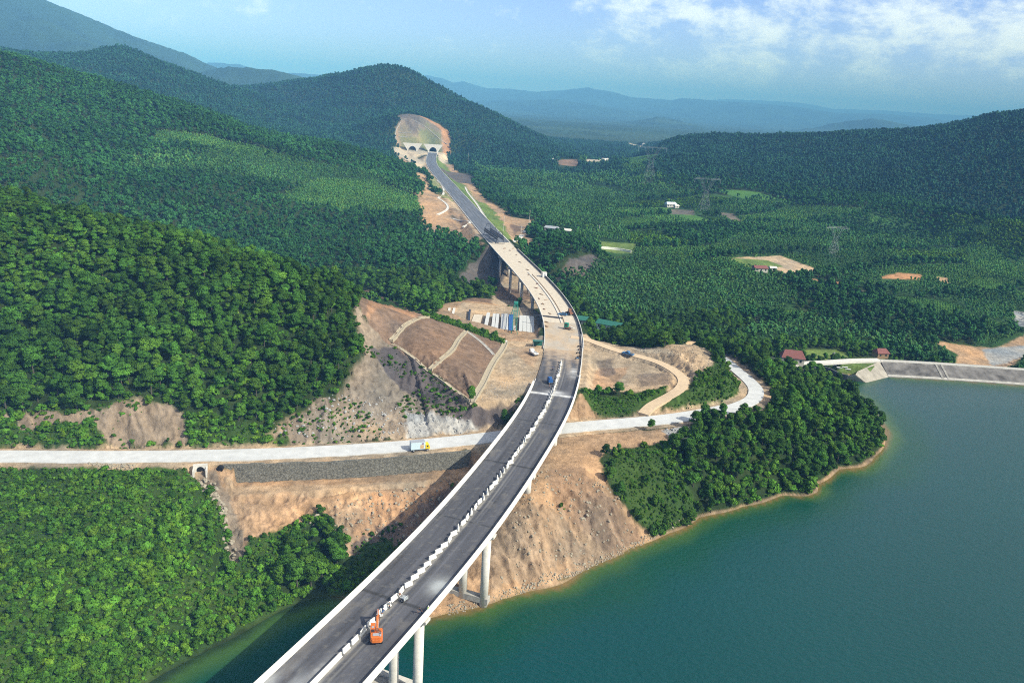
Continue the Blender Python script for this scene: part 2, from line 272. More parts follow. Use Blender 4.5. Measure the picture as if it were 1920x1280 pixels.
TRACK, _ = spline([tuple(P(x, y, z)) for x, y, z in ((1070, 632, 21.9), (1095, 636, 21.8), (1130, 648, 21.8), (1180, 664, 21.6), (1230, 678, 21.5), (1262, 694, 21.3), (1281, 713, 21), (1272, 732, 20), (1245, 748, 18.4), (1220, 762, 17.2), (1205, 776, 16.2), (1195, 788, 15.6))], 120)
gradeZ = []
def express_pl(a, b, n=60): return [(*at(s)[:2], DZ-.35) for s in np.linspace(a, b, n)]
# raise/cut for expressway on ground
carve_line(express_pl(S_A0+1, S_A1-3, 20), 10.5, 1.2, 1.0, 40)
carve_line(express_pl(S_B1+2, S_TUN+4, 90), 11.5, .9, .62, 70)
PLAT = [P(x, y, 21.6)[:2] for x, y in ((889, 757), (905, 722), (935, 668), (952, 640), (985, 634), (1095, 634), (1094, 700), (1070, 735), (990, 737), (960, 748))]
carve_poly(PLAT, 21.6, .75, .8, 40)
YARD = [P(x, y, 15.5)[:2] for x, y in ((872, 612), (845, 592), (868, 566), (1000, 578), (1030, 600), (1026, 636), (940, 634))]
carve_poly(YARD, 15.5, 3.0, .8, 14)
carve_line([tuple(q) for q in TRACK[::4]], 3.0, .9, .8, 12)
carve_line([tuple(q) for q in ROAD[::4]], 6.2, 1.1, .55, 34, drop=.05)
# retaining wall bench left of the viaduct
WALL = [P(x, y, 15)[:2] for x, y in ((418, 872), (470, 871), (540, 869), (600, 867), (660, 864), (720, 860), (780, 855), (830, 851), (866, 847), (900, 841))]
m = near_box(WALL, 40); d, bi, sd = seg_dist(0, 0, WALL, XX[m], YY[m])
_fd = sstep(0.0, .5, bi)*(1-sstep(len(WALL)-1.7, len(WALL)-1.05, bi))
z = Z[m]; Z[m] = np.where((sd > 0) & (d < 48), np.minimum(z, np.where(d < .6, 15-d*8, 10.2-np.maximum(d-9, 0)*.38)+(1-_fd)*40+40*sstep(-15, -5, XX[m]-np.interp(YY[m], CEN[:, 1], CEN[:, 0]))+np.maximum(d-34, 0)*.8), z)
# reservoir dam
CR = 4.6
DAM = [P(x, y, CR)[:2] for x, y in ((1648, 676), (1700, 678.5), (1760, 682), (1830, 686.5), (1920, 693), (2100, 706), (2600, 744))]
m = near_box(DAM, 60); d, bi, sd = seg_dist(0, 0, DAM, XX[m], YY[m]); z = Z[m]
up = sd > 0
Z[m] = np.where(up, np.where(d < 42, np.minimum(np.maximum(z, -99), -1e9), z), z) if False else np.where(bi <= 0.0, z, np.where(up, np.where(d < 40, CR-.7-np.maximum(d-2.2, 0)*.5, np.minimum(z, -7)), np.maximum(z, CR-np.maximum(d-2.2, 0)*.55)))
# batter block at the spillway side
TRI = [P(x, y, z_)[:2] for x, y, z_ in ((1650, 678, CR), (1612, 700, CR), (1590, 694, CR), (1545, 680, CR), (1620, 675, CR))]
carve_poly(TRI, CR-.5, 1.0, 1.3, 16)
INLET = [P(x, y, -2)[:2] for x, y in ((1528, 690), (1560, 712), (1600, 716), (1640, 724), (1620, 745), (1570, 735), (1530, 715))]
carve_poly(INLET, -2.5, .9, .01, 12, only='cut')
# tunnel cut
carve_poly([at(S_TUN-75, -14)[:2], at(S_TUN-75, -30)[:2], at(S_TUN-30, -56)[:2], at(S_TUN+1, -56)[:2], at(S_TUN+1, 20)[:2], at(S_TUN-40, 20)[:2]], 21.6, .95, .6, 80)
TX, TY, TR = at(S_TUN); TC = np.array([TX, TY])
Z = np.where((DD > 2000) & (Z < 14), 14+(Z-14)*.2, Z)
def hat(x, y):
    x = np.asarray(x, float); y = np.asarray(y, float)
    return bil(Z, T0, T1, V0, V1, np.arctan2(x, y), np.log(np.hypot(x, y)))
def hit(px, py, lift=0.0):
    """world point where the pixel's ray meets the terrain"""
    d = ray(px, py); v = np.linspace(math.log(60), math.log(24000), 3000); D = np.exp(v); hn = math.hypot(d[0], d[1])
    th = math.atan2(d[0], d[1]); zr = CH+D*d[2]/hn; zt = bil(Z, T0, T1, V0, V1, np.full_like(v, th), v)+lift
    k = np.argmax(zr <= zt)
    if not (zr <= zt).any(): k = len(v)-1
    if k > 0:
        a = zr[k-1]-zt[k-1]; b = zt[k]-zr[k]; f = a/(a+b+1e-9); DDk = D[k-1]+(D[k]-D[k-1])*f
    else: DDk = D[k]
    return np.array([DDk*math.sin(th), DDk*math.cos(th), CH+DDk*d[2]/hn])
# ------------------------------------------------------------------ ground cover classes
COLR = {'forest': (.030, .052, .016), 'plant': (.035, .085, .025), 'shrub': (.045, .085, .02), 'grass': (.13, .19, .05), 'field': (.07, .17, .035),
        'dirt': (.40, .265, .16), 'tan': (.42, .32, .215), 'pale': (.52, .43, .31), 'orange': (.47, .245, .12), 'cut': (.20, .135, .095), 'shale_and_shade': (.105, .09, .088), 'rock': (.25, .20, .15), 'grey': (.34, .34, .33),
        'bed': (.2, .17, .09), 'conc': (.36, .34, .3), 'dark': (.12, .105, .095), 'fieldbrown': (.16, .14, .11), 'asph': (.075, .078, .085)}
GC = np.zeros(Z.shape+(3,)); GC[:] = COLR['forest']
VG = np.ones(Z.shape, np.int8)                            # 0 bare 1 forest 2 plantation 3 young plantation 4 shrubs 5 sparse shrubs 6 field crop
_j1 = fbm(XX/6, YY/6, 5, 31, .62); _j2 = fbm(XX/1.3, YY/1.3, 2, 41)*(DD < 500)
def paint(pix, c, veg=0, jit=1.0, lift=0, world=False, mix=1.0):
    poly = pix if world else [hit(x, y, lift)[:2] for x, y in pix]
    m = near_box(poly, 4+jit*3); w = .35+DD[m]*.0012
    d = poly_dist(XX[m], YY[m], poly)+_j1[m]*jit*3.2+_j2[m]*np.minimum(jit, 1)*.9
    k = (1-sstep(-w, w, d))[:, None]*mix; GC[m] = GC[m]*(1-k)+np.array(COLR[c])*k
    if veg is not None:
        v = VG[m]; v[d < 0] = veg; VG[m] = v
    return poly
# patchwork of plantation blocks of different age on the plain, with tall belts between them
_fu = XX*.83+YY*.55; _fv = -XX*.55+YY*.83; _wu = _fu/150+fbm(XX/120, YY/120, 2, 301)*.5; _wv = _fv/58+fbm(XX/110, YY/110, 2, 302)*.6
_cu = np.floor(_wu+np.floor(_wv)*.37); _cv = np.floor(_wv); _h = _perm[(_perm[(_cu.astype(int)) & 4095]+_cv.astype(int)) & 4095]/4096.0
PATCH = np.where(_h < .34, 2, np.where(_h < .70, 3, np.where(_h < .77, 6, np.where(_h < .87, 4, 1)))); PATCH = np.where((_wv-_cv) < .17, 1, PATCH)
# plain and hillside plantations (large areas first)
paint([(1000, 300), (1180, 300), (1250, 350), (1450, 380), (1700, 405), (2200, 430), (2200, 700), (1660, 660), (1480, 640), (1330, 640), (1130, 610), (1090, 560), (1050, 440), (960, 370), (880, 310)], 'plant', 2, 2)
_m = (VG == 2) & (YY > 470) & (XX > 60+.05*YY); VG[_m] = PATCH[_m]; GC[_m & (PATCH == 3)] = (.05, .115, .025); GC[_m & (PATCH == 6)] = COLR['field']
paint([(240, 300), (420, 285), (560, 300), (700, 330), (820, 385), (820, 400), (640, 398), (560, 352), (380, 330), (230, 320)], 'plant', 2, 2)
paint([(300, 245), (480, 275), (620, 320), (700, 330), (560, 300), (420, 285), (280, 270)], 'field', 3, 2)
paint([(520, 370), (640, 395), (810, 402), (825, 385), (700, 340), (600, 335)], 'field', 3, 2)
paint([(860, 300), (1000, 290), (1150, 310), (1180, 330), (1000, 330), (900, 320)], 'forest', 1, 3)
paint([(1110, 470), (1180, 480), (1280, 520), (1500, 560), (1640, 590), (1780, 620), (1750, 650), (1640, 640), (1500, 600), (1300, 640), (1130, 625), (1090, 600)], 'forest', 1, 3)
paint([(1090, 560), (1060, 525), (1180, 480), (1330, 500), (1500, 540), (1490, 590), (1300, 600), (1120, 600)], 'plant', 2, 1)
for pg in ([(985, 440), (1010, 430), (1110, 460), (1135, 490), (1060, 525), (1010, 490)], [(1440, 500), (1560, 520), (1700, 560), (1850, 610), (1830, 650), (1640, 610), (1480, 560)]): paint(pg, 'forest', 1, 2)
for pg in ([(1080, 347), (1155, 357), (1155, 375), (1110, 370)], [(1640, 405), (1850, 420), (1860, 436), (1777, 442), (1715, 430), (1625, 415)], [(1740, 466), (1800, 468), (1800, 474), (1740, 474)]): paint(pg, 'field', 3, 1.5)
paint([(1812, 462), (1862, 462), (1910, 507), (1905, 522), (1815, 503)], 'field', 3, 1)
for pg in ([(1827, 522), (1902, 532), (1902, 544), (1862, 552), (1827, 540)], [(1640, 553), (1690, 557), (1800, 572), (1812, 588), (1790, 595), (1690, 575)], [(1210, 387), (1265, 392), (1340, 415), (1345, 424), (1280, 412)], [(1460, 582), (1500, 580), (1520, 596), (1480, 600)], [(1330, 352), (1420, 360), (1500, 380), (1390, 372)]): paint(pg, 'field', 6, 1)
paint([(1122, 452), (1195, 457), (1186, 476), (1130, 470)], 'grass', 0, 1)
paint([(1255, 392), (1300, 394), (1300, 403), (1258, 402)], 'fieldbrown', 0, 1)
paint([(1350, 398), (1374, 400), (1394, 418), (1365, 414)], 'fieldbrown', 0, 1)
paint([(1047, 300), (1087, 299), (1082, 312), (1045, 308)], 'cut', 0, 1)
paint([(1100, 299), (1145, 298), (1145, 302), (1100, 303)], 'pale', 0, 1)
paint([(1176, 268), (1206, 273), (1206, 276), (1178, 271)], 'pale', 0, 1)
paint([(1686, 511), (1728, 514), (1728, 525), (1690, 523), (1655, 522), (1655, 519)], 'orange', 0, .6)
paint([(1755, 519), (1775, 521), (1780, 531), (1765, 529)], 'dirt', 0, .6)
paint([(1518, 522), (1580, 529), (1578, 537), (1525, 532)], 'orange', 0, .6)
paint([(1462, 479), (1530, 504), (1524, 514), (1472, 512), (1436, 497), (1370, 490), (1375, 484)], 'tan', 0, .6)
paint([(1375, 484), (1440, 488), (1470, 500), (1440, 503), (1380, 497)], 'grass', 0, .6)
paint([(1600, 540), (1620, 545), (1625, 551), (1600, 547)], 'dark', 0, .5)
paint([(1752, 639), (1830, 650), (1870, 651), (1925, 628), (1960, 615), (1960, 640), (1925, 650), (1875, 690), (1790, 684), (1795, 665)], 'dirt', 0, .6)
paint([(1840, 655), (1880, 650), (1920, 648), (1960, 630), (1960, 655), (1925, 662), (1890, 680), (1860, 684)], 'grey', 0, .6)
paint([(1900, 583), (1925, 585), (1925, 612), (1908, 612)], 'grey', 0, .4)
paint([(1505, 655), (1565, 655), (1602, 668), (1540, 677), (1480, 668)], 'grass', 0, .4)
paint([(1067, 490), (1110, 477), (1137, 490), (1105, 516), (1045, 525)], 'dark', 5, 1)
paint([(1240, 292), (1150, 300), (1190, 320), (1215, 305)], 'field', 3, 1)
# slopes of the village road, bare cuttings
paint([(0, 772), (170, 772), (260, 735), (350, 770), (420, 790), (560, 800), (620, 835), (0, 850), (-300, 850), (-300, 770)], 'shrub', 4, 1)
paint([(100, 778), (180, 773), (262, 738), (345, 772), (345, 828), (225, 832), (180, 800), (110, 790)], 'rock', 5, .8)
paint([(0, 780), (90, 775), (110, 792), (60, 800)], 'rock', 5, .8)
paint([(660, 560), (690, 600), (740, 640), (820, 700), (885, 757), (930, 752), (985, 738), (975, 760), (925, 800), (870, 817), (700, 826), (560, 830), (500, 812), (560, 770), (625, 742), (665, 700), (680, 650)], 'rock', 5, .8)
paint([(690, 640), (745, 650), (820, 705), (885, 760), (940, 760), (960, 762), (915, 800), (860, 800), (790, 745), (730, 700)], 'shale_and_shade', 5, .6)
paint([(760, 760), (850, 780), (900, 800), (860, 818), (760, 822)], 'grey', 0, .6)
paint([(669, 546), (690, 543), (740, 566), (800, 588), (870, 612), (950, 640), (946, 662), (887, 756), (870, 742), (820, 702), (732, 642), (690, 600), (672, 570)], 'cut', 0, .35)
paint([(669, 546), (700, 548), (790, 588), (780, 596), (720, 575), (690, 590)], 'orange', 0, .5, mix=.4)
paint([(915, 700), (935, 665), (950, 642), (958, 650), (905, 740), (886, 758)], 'dirt', 0, .3)
paint(PLAT, 'tan', 0, .5, world=True)
paint([(960, 655), (985, 652), (1012, 660), (1000, 690), (975, 670)], 'orange', 0, .6, mix=.4)
paint([(960, 632), (1095, 628), (1095, 645), (960, 650)], 'tan', 0, .3)
paint(YARD, 'tan', 0, .4, world=True)
paint([(850, 568), (880, 560), (960, 568), (950, 580), (860, 582)], 'cut', 0, .5)
paint([(920, 575), (1030, 575), (1020, 545), (1000, 520), (950, 500), (935, 520), (925, 555)], 'tan', 0, .8)
paint([(930, 535), (1000, 545), (1010, 560), (930, 560)], 'cut', 5, .6)
paint([(858, 522), (880, 495), (922, 458), (945, 470), (950, 510), (925, 540), (880, 535)], 'dark', 0, .6)  # abutment slope facing away from the sun, its shade painted as dark ground
paint([(1085, 628), (1130, 640), (1200, 652), (1245, 657), (1290, 643), (1334, 666), (1338, 702), (1302, 726), (1262, 735), (1250, 728), (1130, 732), (1085, 728)], 'tan', 0, .6)
paint([(1120, 690), (1180, 688), (1150, 728), (1110, 728)], 'orange', 0, .6, mix=.5)
paint([(1182, 652), (1235, 651), (1262, 662), (1200, 660)], 'pale', 0, .4)
paint([(1120, 675), (1150, 672), (1150, 700), (1125, 705)], 'shale_and_shade', 0, .6, mix=.6)
paint([(1190, 700), (1250, 700), (1262, 722), (1200, 724)], 'shale_and_shade', 0, .6, mix=.6)
paint([(1090, 728), (1250, 724), (1235, 748), (1200, 770), (1190, 786), (1130, 783), (1095, 757)], 'shrub', 4, .5)
paint([(1055, 790), (1088, 738), (1105, 765), (1130, 785), (1100, 795)], 'dirt', 0, .5)
paint([(1190, 788), (1200, 770), (1240, 750), (1275, 728), (1290, 722), (1240, 768), (1230, 785)], 'tan', 0, .5)
paint([(1232, 782), (1245, 757), (1290, 730), (1305, 703), (1350, 682), (1390, 700), (1408, 735), (1385, 757), (1330, 770), (1250, 782)], 'shrub', 4, .5)
paint([(1330, 765), (1385, 755), (1408, 738), (1400, 715), (1388, 735), (1365, 750), (1320, 760)], 'grass', 0, .4)
paint([(960, 845), (1040, 815), (1200, 806), (1300, 796), (1312, 815), (1262, 828), (1160, 840), (1128, 860), (1140, 915), (1195, 975), (1230, 1015), (1180, 1032), (1080, 1084), (940, 1128), (830, 1165), (700, 1165), (600, 1125), (650, 1060), (640, 990), (600, 955), (545, 1000), (500, 1010), (450, 1055), (430, 1000), (400, 930), (345, 875), (420, 872), (900, 840)], 'dirt', 0, .7)
paint([(1030, 880), (1090, 880), (1140, 930), (1190, 985), (1215, 1015), (1150, 1040), (1090, 1000), (1040, 940)], 'cut', 5, 1.2, mix=.6)
paint([(960, 960), (1060, 960), (1110, 1040), (1000, 1090), (930, 1110), (900, 1050)], 'rock', 0, 1.2, mix=.5)
paint([(420, 897), (960, 880), (900, 905), (640, 925), (430, 925)], 'tan', 0, .6, mix=.6)
paint([(700, 925), (860, 900), (860, 960), (760, 1010), (660, 1000)], 'orange', 0, 1.2, mix=.45)
paint([(760, 960), (900, 885), (925, 880), (880, 960), (830, 1030), (760, 1030), (690, 1060), (650, 1070), (660, 1020)], 'shale_and_shade', 5, 1.2, mix=.75)  # dark rock tone painted under the viaduct to deepen its shadow on the bank
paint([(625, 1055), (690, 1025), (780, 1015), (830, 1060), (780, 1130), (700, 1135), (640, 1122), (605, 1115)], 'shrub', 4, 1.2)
paint([(340, 872), (405, 880), (440, 960), (470, 1055), (430, 1065), (405, 940)], 'rock', 5, .6)
paint([(1240, 806), (1300, 798), (1312, 818), (1262, 830)], 'grey', 0, .5)
paint([(470, 1010), (545, 985), (620, 960), (652, 1060), (600, 1130), (500, 1170), (440, 1180), (430, 1080)], 'shrub', 4, .6)
paint([(1130, 868), (1165, 845), (1250, 835), (1285, 900), (1312, 968), (1240, 1005), (1195, 975), (1150, 915)], 'shrub', 4, .6)
paint([(-400, 868), (150, 868), (345, 880), (400, 930), (430, 1005), (440, 1180), (350, 1240), (270, 1290), (100, 1400), (-400, 1600)], 'shrub', 4, .6)
paint([(-100, 863), (150, 863), (250, 873), (330, 878), (340, 890), (150, 876), (-100, 874)], 'grass', 0, .3, mix=.5)
# verge of the expressway
S = s_of_y
def band(s0, s1, a, b, n=30):
    ss = np.linspace(s0, s1, n); return [at(s, a)[:2] for s in ss]+[at(s, b)[:2] for s in ss[::-1]]
paint(band(S(560), S(1330), -20, 0), 'tan', 0, 2, world=True)
paint(band(S(600), S(780), -46, -18), 'dirt', 0, 3, world=True)
paint(band(S(560), S(1330), 0, 30), 'grass', 0, 1.2, world=True)
paint(band(S(560), S(1250), 24, 36), 'dirt', 0, 2, world=True)
paint(band(S(760), S(980), -22, -9), 'grass', 0, 3, world=True, mix=.7); paint(band(S(600), S(700), -24, -9), 'cut', 0, 3, world=True, mix=.6)
paint(band(S(980), S(1120), 10, 50), 'dark', 5, 3, world=True)  # shadowed slope right of the road, shade put into the ground colour
paint([(938, 404), (1008, 414), (985, 440), (962, 452), (950, 430)], 'dirt', 0, .8)
paint([(955, 420), (985, 425), (965, 440)], 'cut', 0, .8)
paint([(765, 305), (800, 335), (822, 372), (840, 400), (880, 430), (905, 458), (880, 452), (850, 415), (815, 405), (790, 345), (745, 300), (736, 278)], 'dirt', 0, 1.5)
paint([(735, 278), (770, 282), (800, 300), (790, 320), (760, 300)], 'pale', 0, 1)
paint([(822, 280), (842, 298), (838, 308), (822, 300)], 'pale', 0, 1)
paint([(742, 270), (742, 240), (752, 223), (772, 222), (800, 238), (825, 252), (840, 272), (830, 280), (810, 262), (770, 262)], 'dirt', 0, 1)
paint([(748, 268), (748, 240), (757, 228), (772, 228), (798, 244), (822, 262), (825, 272), (790, 276)], 'grass', 0, 1, mix=.7)
paint([(760, 230), (775, 230), (785, 250), (775, 252)], 'dark', 0, 1)
paint(DAM[:1]+[tuple(q) for q in TRI], 'grass', 0, .1, world=True)
# dam faces
m = near_box(DAM, 40); d, bi, sd = seg_dist(0, 0, DAM, XX[m], YY[m]); g = GC[m]; v = VG[m]; k = (d < 30) & (sd > 0) & (bi > 0); g[k] = COLR['bed']; v[k] = 0; k2 = (d < 14) & (sd < 0); g[k2] = COLR['grass']; v[k2] = 0; GC[m] = g; VG[m] = v
paint([hit(672, 546)[:2], hit(735, 566)[:2], hit(800, 588)[:2], hit(870, 612)[:2], hit(950, 640)[:2], PLAT[3], YARD[0], YARD[1], YARD[2], P(840, 560, 22)[:2], P(760, 545, 30)[:2], P(690, 536, 38)[:2]], 'shrub', 4, .5, world=True, lift=0)
paint([P(790, 583, 33)[:2], hit(870, 611)[:2], hit(950, 639)[:2], P(1000, 640, 21.6)[:2], P(1032, 600, 15.5)[:2], P(1004, 572, 15.5)[:2], P(868, 560, 15.5)[:2], P(832, 552, 20)[:2]], 'dirt', 0, .2, world=True)
paint([(795, 584), (870, 608), (948, 636), (944, 643), (870, 617), (795, 592)], 'shrub', 4, .3)
paint([at(S_TUN-80, -12)[:2], at(S_TUN-80, -34)[:2], at(S_TUN-30, -62)[:2], at(S_TUN+4, -62)[:2], at(S_TUN+4, 26)[:2], at(S_TUN-40, 26)[:2]], 'pale', 0, 1, world=True)
paint([at(S_TUN+2, -62)[:2], at(S_TUN+2, 26)[:2], at(S_TUN+70, 22)[:2], at(S_TUN+110, -30)[:2], at(S_TUN+95, -70)[:2]], 'rock', 0, 2, world=True, mix=.8)
paint([at(S_TUN+2, -20)[:2], at(S_TUN+2, 16)[:2], at(S_TUN+50, 12)[:2], at(S_TUN+66, -14)[:2], at(S_TUN+40, -30)[:2]], 'grass', 0, 3, world=True, mix=.45)
paint([at(S_TUN+2, -58)[:2], at(S_TUN+2, -30)[:2], at(S_TUN+26, -30)[:2], at(S_TUN+26, -62)[:2]], 'grass', 0, 2, world=True, mix=.4)
paint([at(S_TUN+60, -66)[:2], at(S_TUN+100, -60)[:2], at(S_TUN+100, -30)[:2], at(S_TUN+30, -30)[:2]], 'dark', 0, 2, world=True, mix=.8)
paint([at(S_TUN+2, 18)[:2], at(S_TUN+2, 34)[:2], at(S_TUN+75, 26)[:2], at(S_TUN+120, -30)[:2], at(S_TUN+105, -34)[:2], at(S_TUN+66, 14)[:2]], 'orange', 0, 1.5, world=True, mix=.8)
paint(YARD, 'tan', 0, .2, world=True); paint(PLAT, 'tan', None, .3, world=True, mix=.3)
paint([(1500, 684), (1515, 696), (1545, 708), (1600, 720), (1640, 730), (1690, 706), (1660, 672), (1600, 672), (1480, 682)], 'grass', 0, .2)
paint([(540, 1000), (600, 975), (640, 1010), (650, 1060), (610, 1110), (560, 1130), (520, 1100)], 'forest', 1, .5)
# road margins
m = near_box(ROAD, 14); d, bi, _ = seg_dist(0, 0, ROAD[::3], XX[m], YY[m]); g = GC[m]; v = VG[m]; k = (1-sstep(5.6, 7.2, d+_j1[m]*1.6+_j2[m]*.4))[:, None]; g = g*(1-k)+k*np.array(COLR['tan']); v[d < 6.5] = 0; GC[m] = g; VG[m] = v
m = near_box(TRACK, 14); d, bi, _ = seg_dist(0, 0, TRACK[::3], XX[m], YY[m]); v = VG[m]; v[d < 4] = 0; VG[m] = v
for a, b in ((-60, S_A0), (S_B1-4, S_TUN)):
    pass
dX, bX, sX = seg_dist(0, 0, CEN[::12], XX, YY)
VG[(dX < 10) & (YY > 240)] = 0; VG[(dX < 9.5) & (YY > 120)] = np.where(Z < 14, VG, 0)[(dX < 9.5) & (YY > 120)]
VG[(Z < np.where(XX > -32, .5, .12)) & (YY < 362+XX*.05) & (XX < 175)] = 0
_low = (Z < .35+_j1*.2) & (YY < 362+XX*.05) & (XX < 175)
_k = (sstep(.7, .2, Z+_j1*.5)*((XX > -32) & (YY < 362+XX*.05) & (XX < 175)))[..., None]; GC = GC*(1-_k)+_k*np.array(COLR['dirt'])*.9; _k = (sstep(.25, -.15, Z)*(YY < 362))[..., None]; _lf = sstep(-30, -42, XX)[..., None]; GC = GC*(1-_k)+_k*(np.array(COLR['bed'])*(1-_lf)+np.array([.03, .04, .015])*_lf)
VG[_low & (XX > -32)] = 0
bare = ((VG == 0) | (VG == 5)).astype(float)
# gullies and rough rock in the bare slopes, scaled to what the eye can resolve
m = (DD > 120) & (DD < 330) & (Z > .3) & (Z < 60)
d, bi, _ = seg_dist(0, 0, SHW, XX[m], YY[m]); al = np.interp(bi, np.arange(len(SHW)), np.r_[0, np.cumsum(np.linalg.norm(np.diff(SHW, axis=0), axis=1))])
gx, gy = np.gradient(Z, axis=0)/np.gradient(DD, axis=0), 0
slope = np.clip((np.abs(np.gradient(Z, axis=0)/np.gradient(DD, axis=0))-.12)*5, 0, 1)[m]
gul = -2.0*np.abs(vnoise(al/3.2+fbm(XX[m]/9, YY[m]/9, 2, 61)*.8, d/26, 62))*.9-np.abs(vnoise(al/1.1, d/9, 63))*.25+np.abs(fbm(XX[m]/3, YY[m]/3, 3, 64))*1.1
_gc = GC[m]; GC[m] = _gc*(1+.30*(slope*bare[m])[:, None]*(fbm(al/2.1, d/30, 4, 68)+.6*vnoise(al/.9, d/12, 69))[:, None])
Z[m] += gul*slope*bare[m]*sstep(.3, 2.5, Z[m])*np.where(GC[m][:, 0] < .06, .2, 1)
Z[m] += (fbm(XX[m]/1.3, YY[m]/1.3, 2, 67)*.55-np.abs(fbm(XX[m]/2.6+YY[m]/9, YY[m]/6-XX[m]/14, 3, 70))*.8)*slope*bare[m]*sstep(.5, 3, Z[m])*(dX[m] > 9)
Z[m] += fbm(XX[m]/4, YY[m]/4, 3, 66)*.25*bare[m]*(dX[m] > 9)*1.0*np.where((Z[m] > 21.2) & (Z[m] < 22), .3, 1)*sstep(.5, 3, Z[m])
# colour drift inside every class
_a = fbm(XX/14, YY/14, 4, 71)[..., None]; _b = fbm(XX/3.1, YY/3.1, 3, 72)[..., None]*(DD < 900)[..., None]
GC = np.clip(GC*(1+.35*_a+.28*_b)*(1+np.array([.10, 0, -.12])*_a*1.5), .004, .9)
_far = sstep(2200, 3500, DD)[..., None]                    # far forest and farmland as one canopy sheet
_ff = np.array([.030, .060, .022])*(1+.5*fbm(XX/160, YY/160, 5, 75)[..., None]); _fm = (fbm(XX/500, YY/260, 3, 76) > .22)[..., None]*(Z < 60)[..., None]
GC = GC*(1-_far)+_far*(_ff*(1-_fm)+np.array([.048, .085, .04])*_fm)
DETAIL_Z = fbm(XX/11, YY/11, 3, 81)*4.0*sstep(2100, 2500, DD)*(DD < 9000)
Z = Z+DETAIL_Z

# ------------------------------------------------------------------ materials
def mat(name, col=(.5, .5, .5), rough=.8, metal=0, spec=.3, var=0, scale=1.0, bump=0, attr=None, emit=None, randv=0, trans=0, co='Object', detail=6):
    m = bpy.data.materials.new(name); m.use_nodes = True; t = m.node_tree; b = t.nodes['Principled BSDF']
    b.inputs['Roughness'].default_value = rough; b.inputs['Metallic'].default_value = metal; b.inputs['Specular IOR Level'].default_value = spec
    src = None
    if attr:
        a = N(t, 'ShaderNodeAttribute', attribute_name=attr); src = a.outputs['Color']
    if var or bump or randv:
        c = N(t, 'ShaderNodeTexCoord'); n = N(t, 'ShaderNodeTexNoise'); n.inputs['Scale'].default_value = scale; n.inputs['Detail'].default_value = detail; n.inputs['Roughness'].default_value = .62
        if co == 'Geometry':
            g = N(t, 'ShaderNodeNewGeometry'); t.links.new(g.outputs['Position'], n.inputs['Vector'])
        else: t.links.new(c.outputs[co], n.inputs['Vector'])
        f = N(t, 'ShaderNodeMapRange'); f.inputs[1].default_value = .25; f.inputs[2].default_value = .75; f.inputs[3].default_value = 1-var; f.inputs[4].default_value = 1+var; t.links.new(n.outputs[0], f.inputs[0])
        fo = f.outputs[0]
        if randv:
            oi = N(t, 'ShaderNodeObjectInfo'); r = N(t, 'ShaderNodeMapRange'); r.inputs[3].default_value = 1-randv; r.inputs[4].default_value = 1+randv; t.links.new(oi.outputs['Random'], r.inputs[0]); fo = MA(t, 'MULTIPLY', fo, r.outputs[0])
        mm = N(t, 'ShaderNodeVectorMath', operation='SCALE')
        if src: t.links.new(src, mm.inputs[0])
        else: mm.inputs[0].default_value = col
        t.links.new(fo, mm.inputs['Scale']); src = mm.outputs[0]
        if bump:
            bp = N(t, 'ShaderNodeBump'); bp.inputs['Strength'].default_value = 1; bp.inputs['Distance'].default_value = bump; t.links.new(n.outputs[0], bp.inputs['Height']); t.links.new(bp.outputs[0], b.inputs['Normal'])
    if src: t.links.new(src, b.inputs['Base Color'])
    else: b.inputs['Base Color'].default_value = (*col, 1)
    return m
def tag(o, label=None, cat=None, group=None, kind=None):
    if label: o['label'] = label
    if cat: o['category'] = cat
    if group: o['group'] = group
    if kind: o['kind'] = kind
    return o
def mesh_obj(name, verts, faces, m, parent=None, smooth=False, mi=None):
    me = bpy.data.meshes.new(name)
    if isinstance(faces, np.ndarray):
        k = faces.shape[1]; me.vertices.add(len(verts)); me.vertices.foreach_set('co', np.asarray(verts, np.float32).ravel())
        me.loops.add(faces.size); me.loops.foreach_set('vertex_index', faces.astype(np.int32).ravel()); me.polygons.add(len(faces))
        me.polygons.foreach_set('loop_start', np.arange(0, faces.size, k, dtype=np.int32)); me.update(calc_edges=True); me.validate()
    else: me.from_pydata([tuple(v) for v in verts], [], faces)
    if smooth: me.polygons.foreach_set('use_smooth', np.ones(len(me.polygons), bool))
    for q in (m if isinstance(m, (list, tuple)) else [m]): me.materials.append(q)
    if mi is not None: me.polygons.foreach_set('material_index', np.asarray(mi, np.int32))
    o = bpy.data.objects.new(name, me); COL.objects.link(o)
    if parent is not None: o.parent = parent
    return o
def vcol(o, name, arr):
    a = o.data.color_attributes.new(name, 'FLOAT_COLOR', 'POINT'); a.data.foreach_set('color', np.c_[arr, np.ones(len(arr))].astype(np.float32).ravel())

# ground sheet: the fine sector joined to a coarse one round the back
_g = mat('ground', rough=.95, spec=.1, var=.5, scale=.42, bump=.8, attr='ground_color', co='Geometry', detail=13)
_g.node_tree.nodes['Noise Texture'].inputs['Roughness'].default_value = .74
nb = 60; thb = np.linspace(T1, T0+2*math.pi, nb+2)[1:-1]; TB, VB = np.meshgrid(thb, vs); DB = np.exp(VB)
zb0 = Z[:, -1][:, None]; zb1 = Z[:, 0][:, None]; w = (thb-T1)/(T0+2*math.pi-T1); w = w[None]
tgt = np.where(DB < 700, -8, 25); bl = np.minimum(sstep(0, .18, w), 1-sstep(.82, 1, w)); ZB = (zb0*(1-w)+zb1*w)*(1-bl)+tgt*bl
AX = np.c_[XX, DB*np.sin(TB)]; AY = np.c_[YY, DB*np.cos(TB)]; AZ = np.c_[Z, ZB]; AC = np.concatenate([GC, np.broadcast_to(np.where((DB < 700)[..., None], COLR['bed'], COLR['forest']), DB.shape+(3,))], 1)
